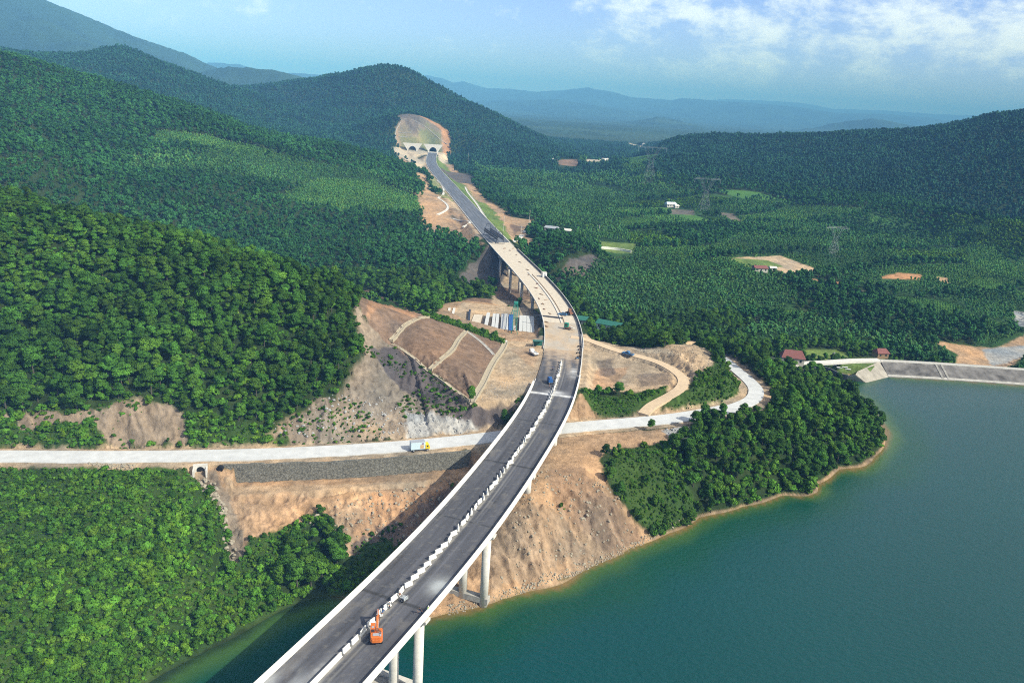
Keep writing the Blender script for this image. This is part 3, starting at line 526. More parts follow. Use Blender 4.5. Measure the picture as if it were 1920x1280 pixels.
nr_, nc = AX.shape; idx = np.arange(nr_*nc).reshape(nr_, nc); nx_ = np.roll(idx, -1, 1)
fc = np.stack([idx[:-1], nx_[:-1], nx_[1:], idx[1:]], -1).reshape(-1, 4)[:, ::-1]
vv = np.stack([AX, AY, AZ], -1).reshape(-1, 3)
# a floor under the eye closes the hub of the sheet
cen = len(vv); vv = np.vstack([vv, [[0, 0, -8]]])
ground = mesh_obj('ground', vv, fc, _g, smooth=True); vcol(ground, 'ground_color', np.vstack([AC.reshape(-1, 3), [COLR['bed']]])); tag(ground, kind='structure')
fl = mesh_obj('lake_bed', [(-30*math.cos(a), 30*math.sin(a), -8.3) for a in np.linspace(0, 6.283, 24, False)], [tuple(range(24))], _g); tag(fl, kind='structure')

# ------------------------------------------------------------------ lake
shin = []
for i, (x, y) in enumerate(SHW):
    a = SHW[max(i-1, 0)]; b = SHW[min(i+1, len(SHW)-1)]; t = (b-a)/np.linalg.norm(b-a); shin.append((x-t[1]*9, y+t[0]*9))
LAKE = shin+[P(1520, 684, 0)[:2], P(1560, 690, 0)[:2], (DAM[0][0], DAM[0][1])]+[tuple(q) for q in DAM[1:]]+[(900, 200), (900, -600), (-900, -600), (-900, 20), (-220, 60)]
VG[in_poly(XX, YY, LAKE) & (Z < .35)] = 0
wt = np.r_[np.linspace(T0, T1, 500), thb]; wv = np.linspace(V0, math.log(1000), 330); WT, WV = np.meshgrid(wt, wv); WX = np.exp(WV)*np.sin(WT); WY = np.exp(WV)*np.cos(WT)
inl = in_poly(WX, WY, LAKE)
wi = np.arange(WX.size).reshape(WX.shape); wn = np.roll(wi, -1, 1); il = inl; iln = np.roll(inl, -1, 1)
kf = il[:-1] & iln[:-1] & iln[1:] & il[1:]
wf = np.stack([wi[:-1], wn[:-1], wn[1:], wi[1:]], -1)[kf][:, ::-1]
used, inv = np.unique(wf, return_inverse=True); wf = inv.reshape(wf.shape); wx = WX.ravel()[used]; wy = WY.ravel()[used]
hub = [(26*math.sin(a), 26*math.cos(a)) for a in wt]
dep = np.where(np.abs(np.arctan2(wx, wy)) < .84, -hat(wx, wy), 8)+fbm(wx/9, wy/9, 3, 91)*.8
c0 = np.array([.20, .13, .045]); c1 = np.array([.045, .105, .022]); c2 = np.array([.002, .056, .034]); c3 = np.array([.001, .053, .054])
q = dep[:, None]; lf = sstep(-30, -42, wx)[:, None]; c0 = c0*(1-lf)+np.array([.02, .04, .014])*lf; wc = c0+(c1-c0)*sstep(.1, 1.1, q); wc = wc+(c2-wc)*sstep(.9, 3.6, q); wc = wc+(c3-wc)*sstep(4, 7.5, q)
dl = np.hypot(wx, wy)[:, None]; wc = wc*(1+.10*fbm(wx/60, wy/60, 3, 92)[:, None])
wm = mat('lake_water', rough=.13, spec=.5, attr='water_color'); t = wm.node_tree; b = t.nodes['Principled BSDF']; b.inputs['IOR'].default_value = 1.33; b.inputs['Specular IOR Level'].default_value = .3
g = N(t, 'ShaderNodeNewGeometry'); mp = N(t, 'ShaderNodeMapping'); mp.inputs['Scale'].default_value = (1, 1.7, 1); mp.inputs['Rotation'].default_value = (0, 0, .5); n = N(t, 'ShaderNodeTexNoise'); n.inputs['Scale'].default_value = .55; n.inputs['Detail'].default_value = 5; n.inputs['Roughness'].default_value = .6
t.links.new(g.outputs['Position'], mp.inputs[0]); t.links.new(mp.outputs[0], n.inputs['Vector']); bp = N(t, 'ShaderNodeBump'); bp.inputs['Strength'].default_value = 1; bp.inputs['Distance'].default_value = .28; t.links.new(n.outputs[0], bp.inputs['Height']); t.links.new(bp.outputs[0], b.inputs['Normal'])
lake = mesh_obj('lake_water', np.c_[wx, wy, np.zeros(len(wx))], wf, wm, smooth=True); vcol(lake, 'water_color', wc); tag(lake, kind='structure')
near_w = mesh_obj('lake_water', [(27*math.sin(a), 27*math.cos(a), -.02) for a in np.linspace(0, 6.283, 40, False)], [tuple(range(40))[::-1]], mat('near_water', tuple(c3), rough=.16)); tag(near_w, kind='structure')

# ------------------------------------------------------------------ haze
hz = bpy.data.materials.new('haze'); hz.use_nodes = True; t = hz.node_tree; t.nodes.clear(); o_ = N(t, 'ShaderNodeOutputMaterial'); pv = N(t, 'ShaderNodeVolumePrincipled')
pv.inputs['Density'].default_value = HAZE = 1.15e-4; pv.inputs['Color'].default_value = (.28, .72, 1.45, 1); pv.inputs['Anisotropy'].default_value = -.3
t.links.new(pv.outputs[0], o_.inputs['Volume'])
_zb = float(AZ.min())-1; _zt = max(float(AZ.max()), CH)+12
hv = [(x, y, z) for z in (_zb, _zt) for x, y in ((-26500, -26500), (26500, -26500), (26500, 26500), (-26500, 26500))]
haze = mesh_obj('haze', hv, [(3, 2, 1, 0), (4, 5, 6, 7), (0, 1, 5, 4), (1, 2, 6, 5), (2, 3, 7, 6), (3, 0, 4, 7)], hz); tag(haze, kind='stuff', label='thin blue haze over the valley')
# ------------------------------------------------------------------ mesh helpers
class MB:
    def __init__(s): s.V = []; s.F = []; s.mi = []
    def add(s, V, F, mi=0):
        o = len(s.V); s.V += [tuple(map(float, v)) for v in V]; s.F += [tuple(int(a)+o for a in f) for f in F]; s.mi += [mi]*len(F); return s
    def box(s, x0, x1, y0, y1, z0, z1, mi=0, tx=0, ty=0, M_=None):
        """box; tx, ty taper the top inwards"""
        V = [(x0, y0, z0), (x1, y0, z0), (x1, y1, z0), (x0, y1, z0), (x0+tx, y0+ty, z1), (x1-tx, y0+ty, z1), (x1-tx, y1-ty, z1), (x0+tx, y1-ty, z1)]
        if M_ is not None: V = [tuple(M_@Vector(v)) for v in V]
        return s.add(V, [(3, 2, 1, 0), (4, 5, 6, 7), (0, 1, 5, 4), (1, 2, 6, 5), (2, 3, 7, 6), (3, 0, 4, 7)], mi)
    def prism(s, poly, x0, x1, axis=0, mi=0):
        """outline in the two other axes, extruded along axis"""
        def p(a, u, v): return (a, u, v) if axis == 0 else ((u, a, v) if axis == 1 else (u, v, a))
        n = len(poly); V = [p(x0, *q) for q in poly]+[p(x1, *q) for q in poly]
        return s.add(V, [tuple(range(n))[::-1], tuple(range(n, 2*n))]+[(i, (i+1) % n, n+(i+1) % n, n+i) for i in range(n)], mi)
    def cyl(s, p0, p1, r0, r1=None, n=12, mi=0):
        r1 = r0 if r1 is None else r1; p0 = Vector(p0); p1 = Vector(p1); d = (p1-p0).normalized(); a = d.orthogonal().normalized(); b = d.cross(a)
        ring = lambda p, r: [tuple(p+(a*math.cos(t)+b*math.sin(t))*r) for t in np.linspace(0, 2*math.pi, n, False)]
        return s.add(ring(p0, r0)+ring(p1, r1), [(i, (i+1) % n, n+(i+1) % n, n+i) for i in range(n)]+[tuple(range(n))[::-1], tuple(range(n, 2*n))], mi)
    def bar(s, p0, p1, w, mi=0): return s.cyl(p0, p1, w, w, 4, mi)
    def build(s, name, m, parent=None, smooth=False, bevel=0):
        o = mesh_obj(name, s.V, s.F, m, parent, smooth, s.mi if isinstance(m, (list, tuple)) else None)
        bm = bmesh.new(); bm.from_mesh(o.data); bmesh.ops.recalc_face_normals(bm, faces=bm.faces); bm.to_mesh(o.data); bm.free()
        if bevel:
            b = o.modifiers.new('bevel', 'BEVEL'); b.width = bevel; b.segments = 2; b.limit_method = 'ANGLE'
        return o
def empty(name, loc, rz=0, label=None, cat=None, group=None, sc=1.0):
    e = bpy.data.objects.new(name, None); COL.objects.link(e); e.location = loc; e.rotation_euler = (0, 0, rz); e.scale = (sc,)*3; tag(e, label, cat, group); e.empty_display_size = .5; return e
def copy_tree(o, loc, rz, label=None, sc=None):
    def rec(q, par):
        c = q.copy(); COL.objects.link(c)
        if par is not None: c.parent = par
        for ch in [k for k in bpy.data.objects if k.parent == q]: rec(ch, c)
        return c
    c = rec(o, None); c.location = loc; c.rotation_euler = (0, 0, rz)
    if label: c['label'] = label
    return c
def sweep(name, sec, s0, s1, m, parent=None, step=2.0, z=DZ, closed=True, off=0.0):
    """section (offset, height) carried along the expressway centreline"""
    n = max(2, int((s1-s0)/step)+1); V = []; F = []; k = len(sec)
    for s in np.linspace(s0, s1, n):
        for o, h in sec: x, y, _ = at(s, o+off); V.append((x, y, z+h))
    for i in range(n-1):
        for j in range(k if closed else k-1): F.append((i*k+j, i*k+(j+1) % k, (i+1)*k+(j+1) % k, (i+1)*k+j))
    if closed: F += [tuple(range(k))[::-1], tuple(range((n-1)*k, n*k))]
    mb = MB().add(V, F); return mb.build(name, m, parent)

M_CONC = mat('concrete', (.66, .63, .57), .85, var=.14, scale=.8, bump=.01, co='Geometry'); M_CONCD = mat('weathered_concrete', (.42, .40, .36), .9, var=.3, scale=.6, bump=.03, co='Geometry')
M_WHITE = mat('whitewashed_concrete', (.80, .78, .72), .8, var=.08, scale=1.5, co='Geometry'); M_STEEL = mat('galvanised_steel', (.38, .41, .42), .6, metal=.1); M_DARKST = mat('dark_steel', (.05, .055, .075), .5, metal=.3, var=.3, scale=2)
M_ORANGE = mat('orange_paint', (.66, .17, .03), .55, spec=.4, var=.3, scale=3.5); M_GLASS = mat('window_glass', (.03, .04, .05), .08, spec=.8); M_RUB = mat('rubber', (.02, .02, .021), .8); M_GREEN = mat('green_paint', (.02, .22, .15), .45, spec=.4, var=.15, scale=2)
M_YEL = mat('yellow_paint', (.85, .62, .02), .4, spec=.5); M_LBLUE = mat('pale_blue_panel', (.62, .76, .82), .45); M_GREY = mat('grey_panel', (.36, .38, .41), .5); M_WPAINT = mat('white_paint', (.8, .8, .78), .4, spec=.5); M_BLUE = mat('blue_paint', (.06, .17, .34), .35, spec=.5)
M_RUST = mat('rusty_steel', (.24, .11, .065), .8, var=.35, scale=2); M_TILE = mat('red_roof_tiles', (.22, .085, .075), .8, var=.25, scale=1.2); M_WALLP = mat('pale_plaster', (.55, .52, .46), .85, var=.12, scale=1); M_DGREY = mat('dark_roofing', (.10, .105, .11), .8, var=.2, scale=1)
M_TEAL = mat('green_roof_sheet', (.03, .15, .11), .5, var=.15, scale=1.5); M_TIMB = mat('formwork_timber', (.30, .20, .12), .85, var=.35, scale=3); M_TARP = mat('blue_tarpaulin', (.035, .12, .33), .55, var=.2, scale=3); M_BLACK = mat('black_void', (.012, .012, .014), .9)

# road sheets with worn, streaked asphalt carried as their own colour
def road_sheet(name, s0, s1, o0, o1, lift, ds, colfn, parent=None, kind=None, rough=.85):
    ns = max(3, int((s1-s0)/ds)+1); no = max(3, int((o1-o0)/.4)+1); ss = np.linspace(s0, s1, ns); oo = np.linspace(o0, o1, no); SS, OO = np.meshgrid(ss, oo, indexing='ij')
    x = np.interp(SS, CS, CEN[:, 0])+np.interp(SS, CS, _nr[:, 0])*OO; y = np.interp(SS, CS, CEN[:, 1])+np.interp(SS, CS, _nr[:, 1])*OO; q = np.arange(ns*no).reshape(ns, no)
    f = np.stack([q[:-1, :-1], q[:-1, 1:], q[1:, 1:], q[1:, :-1]], -1).reshape(-1, 4); o = mesh_obj(name, np.stack([x, y, np.full_like(x, DZ+lift)], -1).reshape(-1, 3), f, M_ROADV, parent); vcol(o, 'ground_color', np.clip(colfn(SS, OO), .01, .9).reshape(-1, 3))
    if kind: tag(o, kind=kind)
    return o
M_ROADV = mat('road_surface', rough=.82, spec=.25, var=.10, scale=3.0, attr='ground_color', co='Geometry', detail=8)
def asph(SS, OO, base=(.088, .088, .098)):
    st = fbm(OO*1.9+3, SS/38, 4, 201)*.45+fbm(OO*.7, SS/12, 3, 202)*.25+fbm(OO*3, SS*2.2, 2, 203)*.08; c = np.array(base)*(1+st)[..., None]
    wheel = (np.exp(-((np.abs(OO)-2.6)/.35)**2)+np.exp(-((np.abs(OO)-5.2)/.4)**2))*.10; return c*(1+wheel)[..., None]
def blend(c, w, col): w = np.clip(w, 0, 1)[..., None]; return c*(1-w)+np.array(col)*w
def near_col(SS, OO):
    c = asph(SS, OO); g = lambda s, o, a, b: np.exp(-((SS-s)/a)**2-((OO-o)/b)**2)
    n = fbm(SS/1.6, OO/1.6, 4, 205)
    c = blend(c, (np.abs(OO+.1) < .75)*(.55+n*.5), (.33, .31, .27))                        # bare cement strip below the median blocks
    c = blend(c, g(s_of_y(139), 5.6, 3.0, 1.9)*1.0+n*.25*g(s_of_y(139), 5.6, 4, 3), (.40, .42, .42))      # pale cement spill
    c = blend(c, g(S_A0-7, 0, .9, 30)*(.9+n*.5)*(OO > -8), (.75, .75, .74)); c = blend(c, g(S_A0-4.5, 1, 1.6, 3)*.8, (.7, .7, .7))    # dusty deck joint
    c = blend(c, g(s_of_y(276), 5.4, 5, 1.8)*.8*(1+n), (.55, .55, .54))
    c = blend(c, sstep(s_of_y(112), s_of_y(98), SS)*(.45+1.1*fbm(OO/1.1, SS/4, 4, 207)), (.60, .62, .62))   # lime wash near the lower end
    c = blend(c, g(s_of_y(112), -1.6, 6, .5)*.6*(1+n*2), (.3, .3, .3))
    for yj in (66, 99, 131.5, 163.5, 195, 226): c = blend(c, (np.abs(SS-s_of_y(yj)) < .25)*.7, (.03, .03, .03))   # deck joints
    c = blend(c, np.exp(-((OO-1.9-.12*np.sin(SS/15))/.10)**2)*.45, (.32, .31, .29)); c = blend(c, (fbm(SS/.8, OO/.8, 3, 208) > .42)*.35, (.2, .19, .17)); c = blend(c, sstep(.28, .5, fbm(SS/7, OO/3, 4, 209))*.35, (.19, .175, .155))
    d = sstep(s_of_y(284), s_of_y(307), SS+OO*.5+n*6); c = blend(c, d*.95, (.52, .37, .23))                 # tracked-in earth towards the site
    c = blend(c, sstep(s_of_y(262), s_of_y(290), SS)*.38*(.6+.6*np.cos(OO*1.6+SS/9)+n), (.48, .38, .28)); return c
# ------------------------------------------------------------------ near viaduct
via = empty('viaduct', (*at(S_A0-120)[:2], 0), 0, 'long curved concrete viaduct with dark asphalt crossing the lake corner and the pale road', 'bridge')
def P0(o): o.matrix_parent_inverse = o.parent.matrix_basis.inverted() if o.parent else Matrix(); return o
HW = BW/2; sV = -40.0
sweep('deck', [(-HW+.05, -.06), (HW-.05, -.06), (HW-.05, -.32), (HW-1.3, -.5), (-HW+1.3, -.5), (-HW+.05, -.32)], s_of_y(-30), S_A0, M_CONC, via)
for o in (-6.3, -3.8, -1.3, 1.3, 3.8, 6.3):
    sweep('girder', [(-.55, -.505), (.55, -.505), (.14, -.75), (.14, -1.55), (.42, -1.75), (.42, -2.0), (-.42, -2.0), (-.42, -1.75), (-.14, -1.55), (-.14, -.75)], s_of_y(-30), S_A0, M_CONC, via, 3.0, off=o)
PAR = [(0, -.34), (0, 1.12), (-.40, 1.12), (-.42, .45), (-.52, .15), (-.52, -.055), (-.03, -.055), (-.03, -.34)]
sweep('parapet', [(o, h) for o, h in PAR], s_of_y(-30), S_A0+14, M_WHITE, via, off=HW); sweep('parapet', [(-o, h) for o, h in PAR], s_of_y(-30), S_A0+2, M_WHITE, via, off=-HW)
road_sheet('road_surface', s_of_y(-30), S_A1-42, -HW+.56, HW-.56, -.02, .45, near_col, via)
def pier(parent, s, offs, r, cap=(1.9, 1.5), foot=None, base=None, m=M_CONC, capw=None):
    x, y, h = at(s); R = Matrix.Translation((x, y, 0))@Matrix.Rotation(h, 4, 'Z'); cw = capw or HW-.6
    c = MB().prism([(-cw, DZ-2.02), (cw, DZ-2.02), (cw, DZ-2.02-cap[1]*.45), (cw-2.2, DZ-2.02-cap[1]), (-cw+2.2, DZ-2.02-cap[1]), (-cw, DZ-2.02-cap[1]*.45)], -cap[0]/2, cap[0]/2, 1); c.V = [tuple(R@Vector(v)) for v in c.V]; cb = c.build('pier', m, parent, bevel=.06)
    for o in offs:
        px, py, _ = at(s, o); zg = float(hat(px, py))-1.5; zb = (base if base is not None else zg); ztop = DZ-2.03-cap[1]*(1 if abs(o) < cw-2.2 else .8)
        q = MB().cyl((px, py, zb), (px, py, ztop), r, r, 24); qo = q.build('column', m, cb, smooth=False); qo.data.polygons.foreach_set('use_smooth', [len(p.vertices) == 4 for p in qo.data.polygons])
    if foot:
        zt, hh, ww, ln, split = foot
        for yy in ([0] if not split else [-split, split]):
            f = MB().box(-ln, ln, yy-ww, yy+ww, zt-hh, zt); f.V = [tuple(R@Vector(v)) for v in f.V]; f.build('tie_beam' if split else 'footing', M_CONCD if not split else M_CONC, cb, bevel=.05)
        if split:
            f = MB().box(-ln+.6, ln-.6, -split+ww, split-ww, zt-hh, zt-.5); f.V = [tuple(R@Vector(v)) for v in f.V]; f.build('footing', M_CONCD, cb)
    return cb
for yy, foot in ((66, (1.4, 2.2, .75, 7.6, 2.1)), (99, (1.4, 2.2, .75, 7.6, 2.1)), (131.5, (1.6, 2.6, .75, 7.4, 2.2)), (163.5, (2.6, 1.6, .9, 6.9, 0)), (195, None), (226, None)):
    pier(via, s_of_y(yy), (-5.6, 0, 5.6), 1.02, foot=foot)
ab = MB(); x, y, h = at(S_A0+.6); R = Matrix.Translation((x, y, 0))@Matrix.Rotation(h, 4, 'Z'); ab.box(-HW+.2, HW-.2, -.9, .9, 14.5, DZ-.51); ab.box(-HW+.2, -HW+.8, .9, 7, 16, DZ-.1); ab.box(HW-.8, HW-.2, .9, 7, 16, DZ-.1); ab.V = [tuple(R@Vector(v)) for v in ab.V]; ab.build('abutment', M_CONC, via)
for c in list(via.children): P0(c)
def reparent_fix(root):
    bpy.context.view_layer.update()
# median: a cast stretch at the lower end, then loose precast blocks
MED0, MED1 = s_of_y(-30), s_of_y(114.5)
md = sweep('median_wall', [(-.32, -.015), (-.32, .12), (-.14, .35), (-.11, .95), (.11, .95), (.14, .35), (.32, .12), (.32, -.015)], MED0, MED1, M_WHITE, None, 1.5); tag(md, 'continuous white concrete median wall at the lower end of the viaduct', 'wall')
PB = MB().prism([(-.30, 0), (-.30, .14), (-.13, .38), (-.10, 1.05), (.10, 1.05), (.13, .38), (.30, .14), (.30, 0)], -.98, .98, 1)
_bd = None; rb = random.Random(5); sB = MED1+1.6; nB = 0; s_end = s_of_y(288)
blocks = []
while sB < s_end:
    x, y, h = at(sB, rb.uniform(-.16, .16)-.1); rz = h+rb.choice([-.55, -.40, .10, .30, .42, -.15])*(1 if nB > 7 else .35)
    if _bd is None:
        o = PB.build('median_block', M_WHITE, None, bevel=.02); _bd = o
    else: o = _bd.copy(); COL.objects.link(o)
    o.location = (x, y, DZ-.015); o.rotation_euler = (0, 0, rz); blocks.append(o); sB += 2.68+rb.uniform(-.12, .2); nB += 1
for i, o in enumerate(blocks):
    lb = 'white precast block standing askew in the long median row of the viaduct'
    if i == 0: lb = 'white median block standing apart at the lower end of the row beside the orange excavator'
    elif i == len(blocks)-1: lb = 'last white median block at the far end of the row on the dusty roadway'
    tag(o, lb, 'barrier', 'precast median blocks along the viaduct')
# ------------------------------------------------------------------ expressway on the ground, second bridge
def dust(SS, OO):
    n = fbm(SS/3, OO/2, 4, 211); c = np.ones(SS.shape+(3,))*np.array([.50, .36, .22]); c = c*(1+.25*n)[..., None]; c = blend(c, .5+.8*fbm(SS/9, OO/4, 3, 212), (.46, .42, .36)); return c
road_sheet('roadway', S_A1-48, S_A1-1, -HW+.3, HW-.5, -.03+.0, .6, dust, None, 'structure')
far_col = lambda SS, OO: asph(SS, OO, (.135, .145, .165))
road_sheet('roadway', S_B1+8, S_TUN-22, -HW+.4, HW-.4, .02, 2.0, far_col, None, 'structure')
road_sheet('roadway', S_TUN-22, S_TUN+6, -HW-1, HW+1, .024, 2.0, lambda SS, OO: blend(asph(SS, OO), np.ones_like(SS), (.6, .57, .5)), None, 'structure')
k1 = sweep('kerb', [(-.2, -.3), (-.2, .17), (.2, .17), (.2, -.3)], S_B1+8, S_TUN-10, M_CONC, None, 6, off=HW-.2); k2 = sweep('kerb', [(-.2, -.3), (-.2, .17), (.2, .17), (.2, -.3)], S_B1+8, S_TUN-10, M_CONC, None, 6, off=-HW+.2)
for k in (k1, k2): tag(k, kind='structure')
pw = sweep('parapet_wall', [(-.25, -.4), (-.25, .9), (.1, .9), (.1, -.4)], S_A0+16, S_A1-20, M_CONC, None, off=HW-.3); tag(pw, 'low pale wall along the right edge of the dusty roadway beyond the viaduct', 'wall')
DECKC = mat('raw_deck_concrete', (.60, .52, .41), .9, var=.2, scale=.5, bump=.01, co='Geometry')
b2 = empty('construction_bridge', (*at(S_A1+90)[:2], 0), 0, 'unfinished curved concrete bridge with bare sandy deck and tall piers', 'bridge')
sweep('deck', [(-HW+.05, 0), (HW-.05, 0), (HW-.05, -.3), (HW-1.3, -.5), (-HW+1.3, -.5), (-HW+.05, -.3)], S_A1-1, S_B1+8, DECKC, b2)
for o in (-6.3, -3.8, -1.3, 1.3, 3.8, 6.3): sweep('girder', [(-.5, -.505), (.5, -.505), (.2, -.8), (.2, -1.6), (.42, -2.0), (-.42, -2.0), (-.2, -1.6), (-.2, -.8)], S_A1-1, S_B1+8, M_CONC, b2, 5, off=o)
sweep('edge_kerb', [(-.12, -.32), (-.12, .35), (.22, .35), (.22, .003), (.12, .003), (.12, -.32)], S_A1-42, S_B1+6, M_CONC, b2, off=-HW)
sweep('parapet', [(-.18, -.35), (-.18, 1.0), (.1, 1.0), (.1, -.35)], S_A1-40, S_B1-20, M_DARKST, b2, off=HW-.1); sweep('parapet', [(.115, -.35), (.115, 1.06), (.36, 1.06), (.36, -.35)], S_A1-40, S_B1-20, M_CONC, b2, off=HW-.1)
sweep('median_kerb', [(-.25, .003), (-.25, .3), (.25, .3), (.25, .003)], S_A1-1, S_B1-90, M_CONC, b2, off=.2); sweep('median_kerb', [(-.12, .003), (-.12, .22), (.12, .22), (.12, .003)], S_A1-1, S_B1-95, M_TIMB, b2, off=1.6)
for yy in (372, 404, 436, 470, 505): pier(b2, s_of_y(yy), (-5.9, 0, 5.9), .82, (1.7, 1.3))
ab = MB()
for s, w in ((S_A1-1.6, 1.0), (S_B1+7.5, 1.2)):
    x, y, h = at(s); R = Matrix.Translation((x, y, 0))@Matrix.Rotation(h, 4, 'Z'); q = MB().box(-HW+.3, HW-.3, -w, w, 12, DZ-.51); q.V = [tuple(R@Vector(v)) for v in q.V]; q.build('abutment', M_CONC, b2)
for c in list(b2.children): P0(c)
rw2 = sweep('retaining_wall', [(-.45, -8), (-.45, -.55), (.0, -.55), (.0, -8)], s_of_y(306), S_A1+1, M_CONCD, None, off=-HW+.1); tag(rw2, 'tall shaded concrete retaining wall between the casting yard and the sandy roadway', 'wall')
# ------------------------------------------------------------------ ribbons draped over the ground
def drape(name, pts, half, m, lift=.06, kerb=0, n=80, world=False, kerbw=.3, zfn=None, sides=(1, 1), closed_sec=True):
    w = [np.array(p, float)[:2] for p in pts] if world else [hit(*p)[:2] for p in pts]
    sp, _ = spline([tuple(q) for q in w], n); t, nr = normals(sp); no = 5; V = []
    zc = hat(sp[:, 0], sp[:, 1]) if zfn is None else zfn(sp)
    offs = np.linspace(-half, half, no); zz = []
    for o in offs:
        x = sp[:, 0]+nr[:, 0]*o; y = sp[:, 1]+nr[:, 1]*o; zz.append(hat(x, y) if zfn is None else zc)
    base = np.max(zz, 0) if zfn is None else zc
    if zfn is None: base = np.convolve(np.r_[[base[0]]*3, base, [base[-1]]*3], np.ones(7)/7, 'valid')
    mb = MB(); sec = [(-half, -.5), (-half, lift)]
    if kerb: sec = [(-half-kerbw, -.8), (-half-kerbw, lift+kerb), (-half, lift+kerb), (-half, lift), (half, lift), (half, lift+kerb), (half+kerbw, lift+kerb), (half+kerbw, -.8)]
    else: sec = [(-half, -.6), (-half, lift), (half, lift), (half, -.6)]
    k = len(sec)
    for i in range(n):
        for o, h in sec: V.append((sp[i, 0]+nr[i, 0]*o, sp[i, 1]+nr[i, 1]*o, base[i]+h))
    F = [(i*k+j, i*k+(j+1) % k, (i+1)*k+(j+1) % k, (i+1)*k+j) for i in range(n-1) for j in range(k)]+[tuple(range(k))[::-1], tuple(range((n-1)*k, n*k))]
    return mb.add(V, F).build(name, m)
M_ROADC = mat('pale_road_concrete', (.58, .585, .575), .85, var=.16, scale=.35, co='Geometry'); M_TRACK = mat('compacted_earth', (.62, .47, .31), .95, var=.15, scale=.7, bump=.03, co='Geometry'); M_CHAN = mat('channel_concrete', (.42, .36, .26), .9, var=.25, scale=1.2, co='Geometry')
zr = ROAD[:, 2]
def rz(sp):
    d, bi, _ = seg_dist(0, 0, ROAD, sp[:, 0], sp[:, 1]); return np.interp(bi, np.arange(len(ROAD)), ROAD[:, 2])
for a_, b_, h_, n_ in ((0, 193, 3.7, 220), (192, 260, 2.9, 90)): rd = drape('road', [tuple(q[:2]) for q in ROAD[a_:b_:8]]+[tuple(ROAD[b_-1][:2])]*(((b_-1-a_) % 8) > 0), h_, M_ROADC, .24, n=n_, world=True, zfn=rz); tag(rd, kind='structure')
kr = drape('road_edge', [tuple(q[:2]) for q in (ROAD+0)[120:200:6]], .2, M_CONC, .3, n=60, world=True, zfn=rz); COL.objects.unlink(kr); bpy.data.objects.remove(kr)
def tz(sp):
    d, bi, _ = seg_dist(0, 0, TRACK, sp[:, 0], sp[:, 1]); return np.interp(bi, np.arange(len(TRACK)), TRACK[:, 2])
tk = drape('dirt_track', [tuple(q[:2]) for q in TRACK[::8]], 2.1, M_TRACK, .22, n=140, world=True); tag(tk, kind='structure')
# stone wall
sw, _ = spline([tuple(q) for q in WALL], 120); t_, nr_w = normals(sw); V = []; rw_ = np.random.default_rng(2)
sec = [(-.5, 9.2), (-.5, 15.12), (.35, 15.12), (.75, 12.2), (1.25, 9.2)]; jag = np.repeat(rw_.uniform(-.1, .28, 20), 6)
M_STONE = mat('coursed_stone', (.17, .165, .14), .95, var=.55, scale=1.7, bump=.12, co='Geometry', detail=3); tt = M_STONE.node_tree; vz = N(tt, 'ShaderNodeTexVoronoi', feature='DISTANCE_TO_EDGE'); vz.inputs['Scale'].default_value = 1.5; gg = N(tt, 'ShaderNodeNewGeometry'); tt.links.new(gg.outputs['Position'], vz.inputs['Vector'])
mr = N(tt, 'ShaderNodeMapRange'); mr.inputs[1].default_value = 0; mr.inputs[2].default_value = .12; mr.inputs[3].default_value = .45; mr.inputs[4].default_value = 1; tt.links.new(vz.outputs['Distance'], mr.inputs[0]); bb = tt.nodes['Principled BSDF']; src = bb.inputs['Base Color'].links[0].from_socket; sc_ = N(tt, 'ShaderNodeVectorMath', operation='SCALE'); tt.links.new(src, sc_.inputs[0]); tt.links.new(mr.outputs[0], sc_.inputs['Scale']); tt.links.new(sc_.outputs[0], bb.inputs['Base Color'])
for i in range(120):
    for o, z in sec: V.append((sw[i, 0]+nr_w[i, 0]*(o-.1), sw[i, 1]+nr_w[i, 1]*(o-.1), z+(jag[i] if z > 15 else 0)))
k = 5; F = [(i*k+j, i*k+(j+1) % k, (i+1)*k+(j+1) % k, (i+1)*k+j) for i in range(119) for j in range(k)]+[tuple(range(k))[::-1], tuple(range(119*k, 120*k))]
V = V[:115*5]; F = [f for f in F if max(f) < 575]+[tuple(range(570, 575))]
tag(MB().add(V, F).build('stone_wall', M_STONE), 'long grey stone retaining wall below the pale road left of the viaduct', 'wall')
# drainage channels on the terraced cut
for pts, lb, hw in (([(797, 590), (775, 601), (757, 612), (744, 627), (733, 643)], 'curved concrete drainage chute near the top of the brown cut slope', .6), ([(874, 622), (855, 645), (835, 668), (806, 697)], 'straight concrete drainage chute down the middle of the brown cut slope', .6), ([(948, 642), (940, 660), (930, 674), (915, 700), (900, 730), (884, 757)], 'wide pale drainage channel along the foot of the cut slope beside the platform', .85), ([(735, 645), (770, 668), (806, 698), (845, 728), (884, 758)], 'thin pale ledge along the lower edge of the cut slope', .33), ([(875, 622), (900, 640), (925, 665)], 'narrow dark ditch across the upper right of the cut slope', .3)):
    tag(drape('drainage_channel', pts, hw, M_CHAN if hw > .32 else M_CONCD, .10, kerb=.28 if hw > .5 else .08, n=40, kerbw=.3), lb, 'drain')
tag(drape('drainage_channel', [(905, 403), (925, 425), (945, 445), (962, 462)][::1], .6, M_CONC, .1, kerb=.2, n=30), 'pale concrete drain on the grass verge right of the far expressway', 'drain')
tag(drape('drainage_channel', [(872, 350), (890, 378), (910, 408)], .7, M_CONC, .1, kerb=.2, n=30), 'upper pale drain on the grass verge close to the tree line', 'drain')
tag(drape('drainage_channel', [(1009, 415), (985, 434), (960, 452)], 2.0, M_CONC, .1, n=20), 'broad white concrete chute beside the red soil right of the expressway', 'drain')
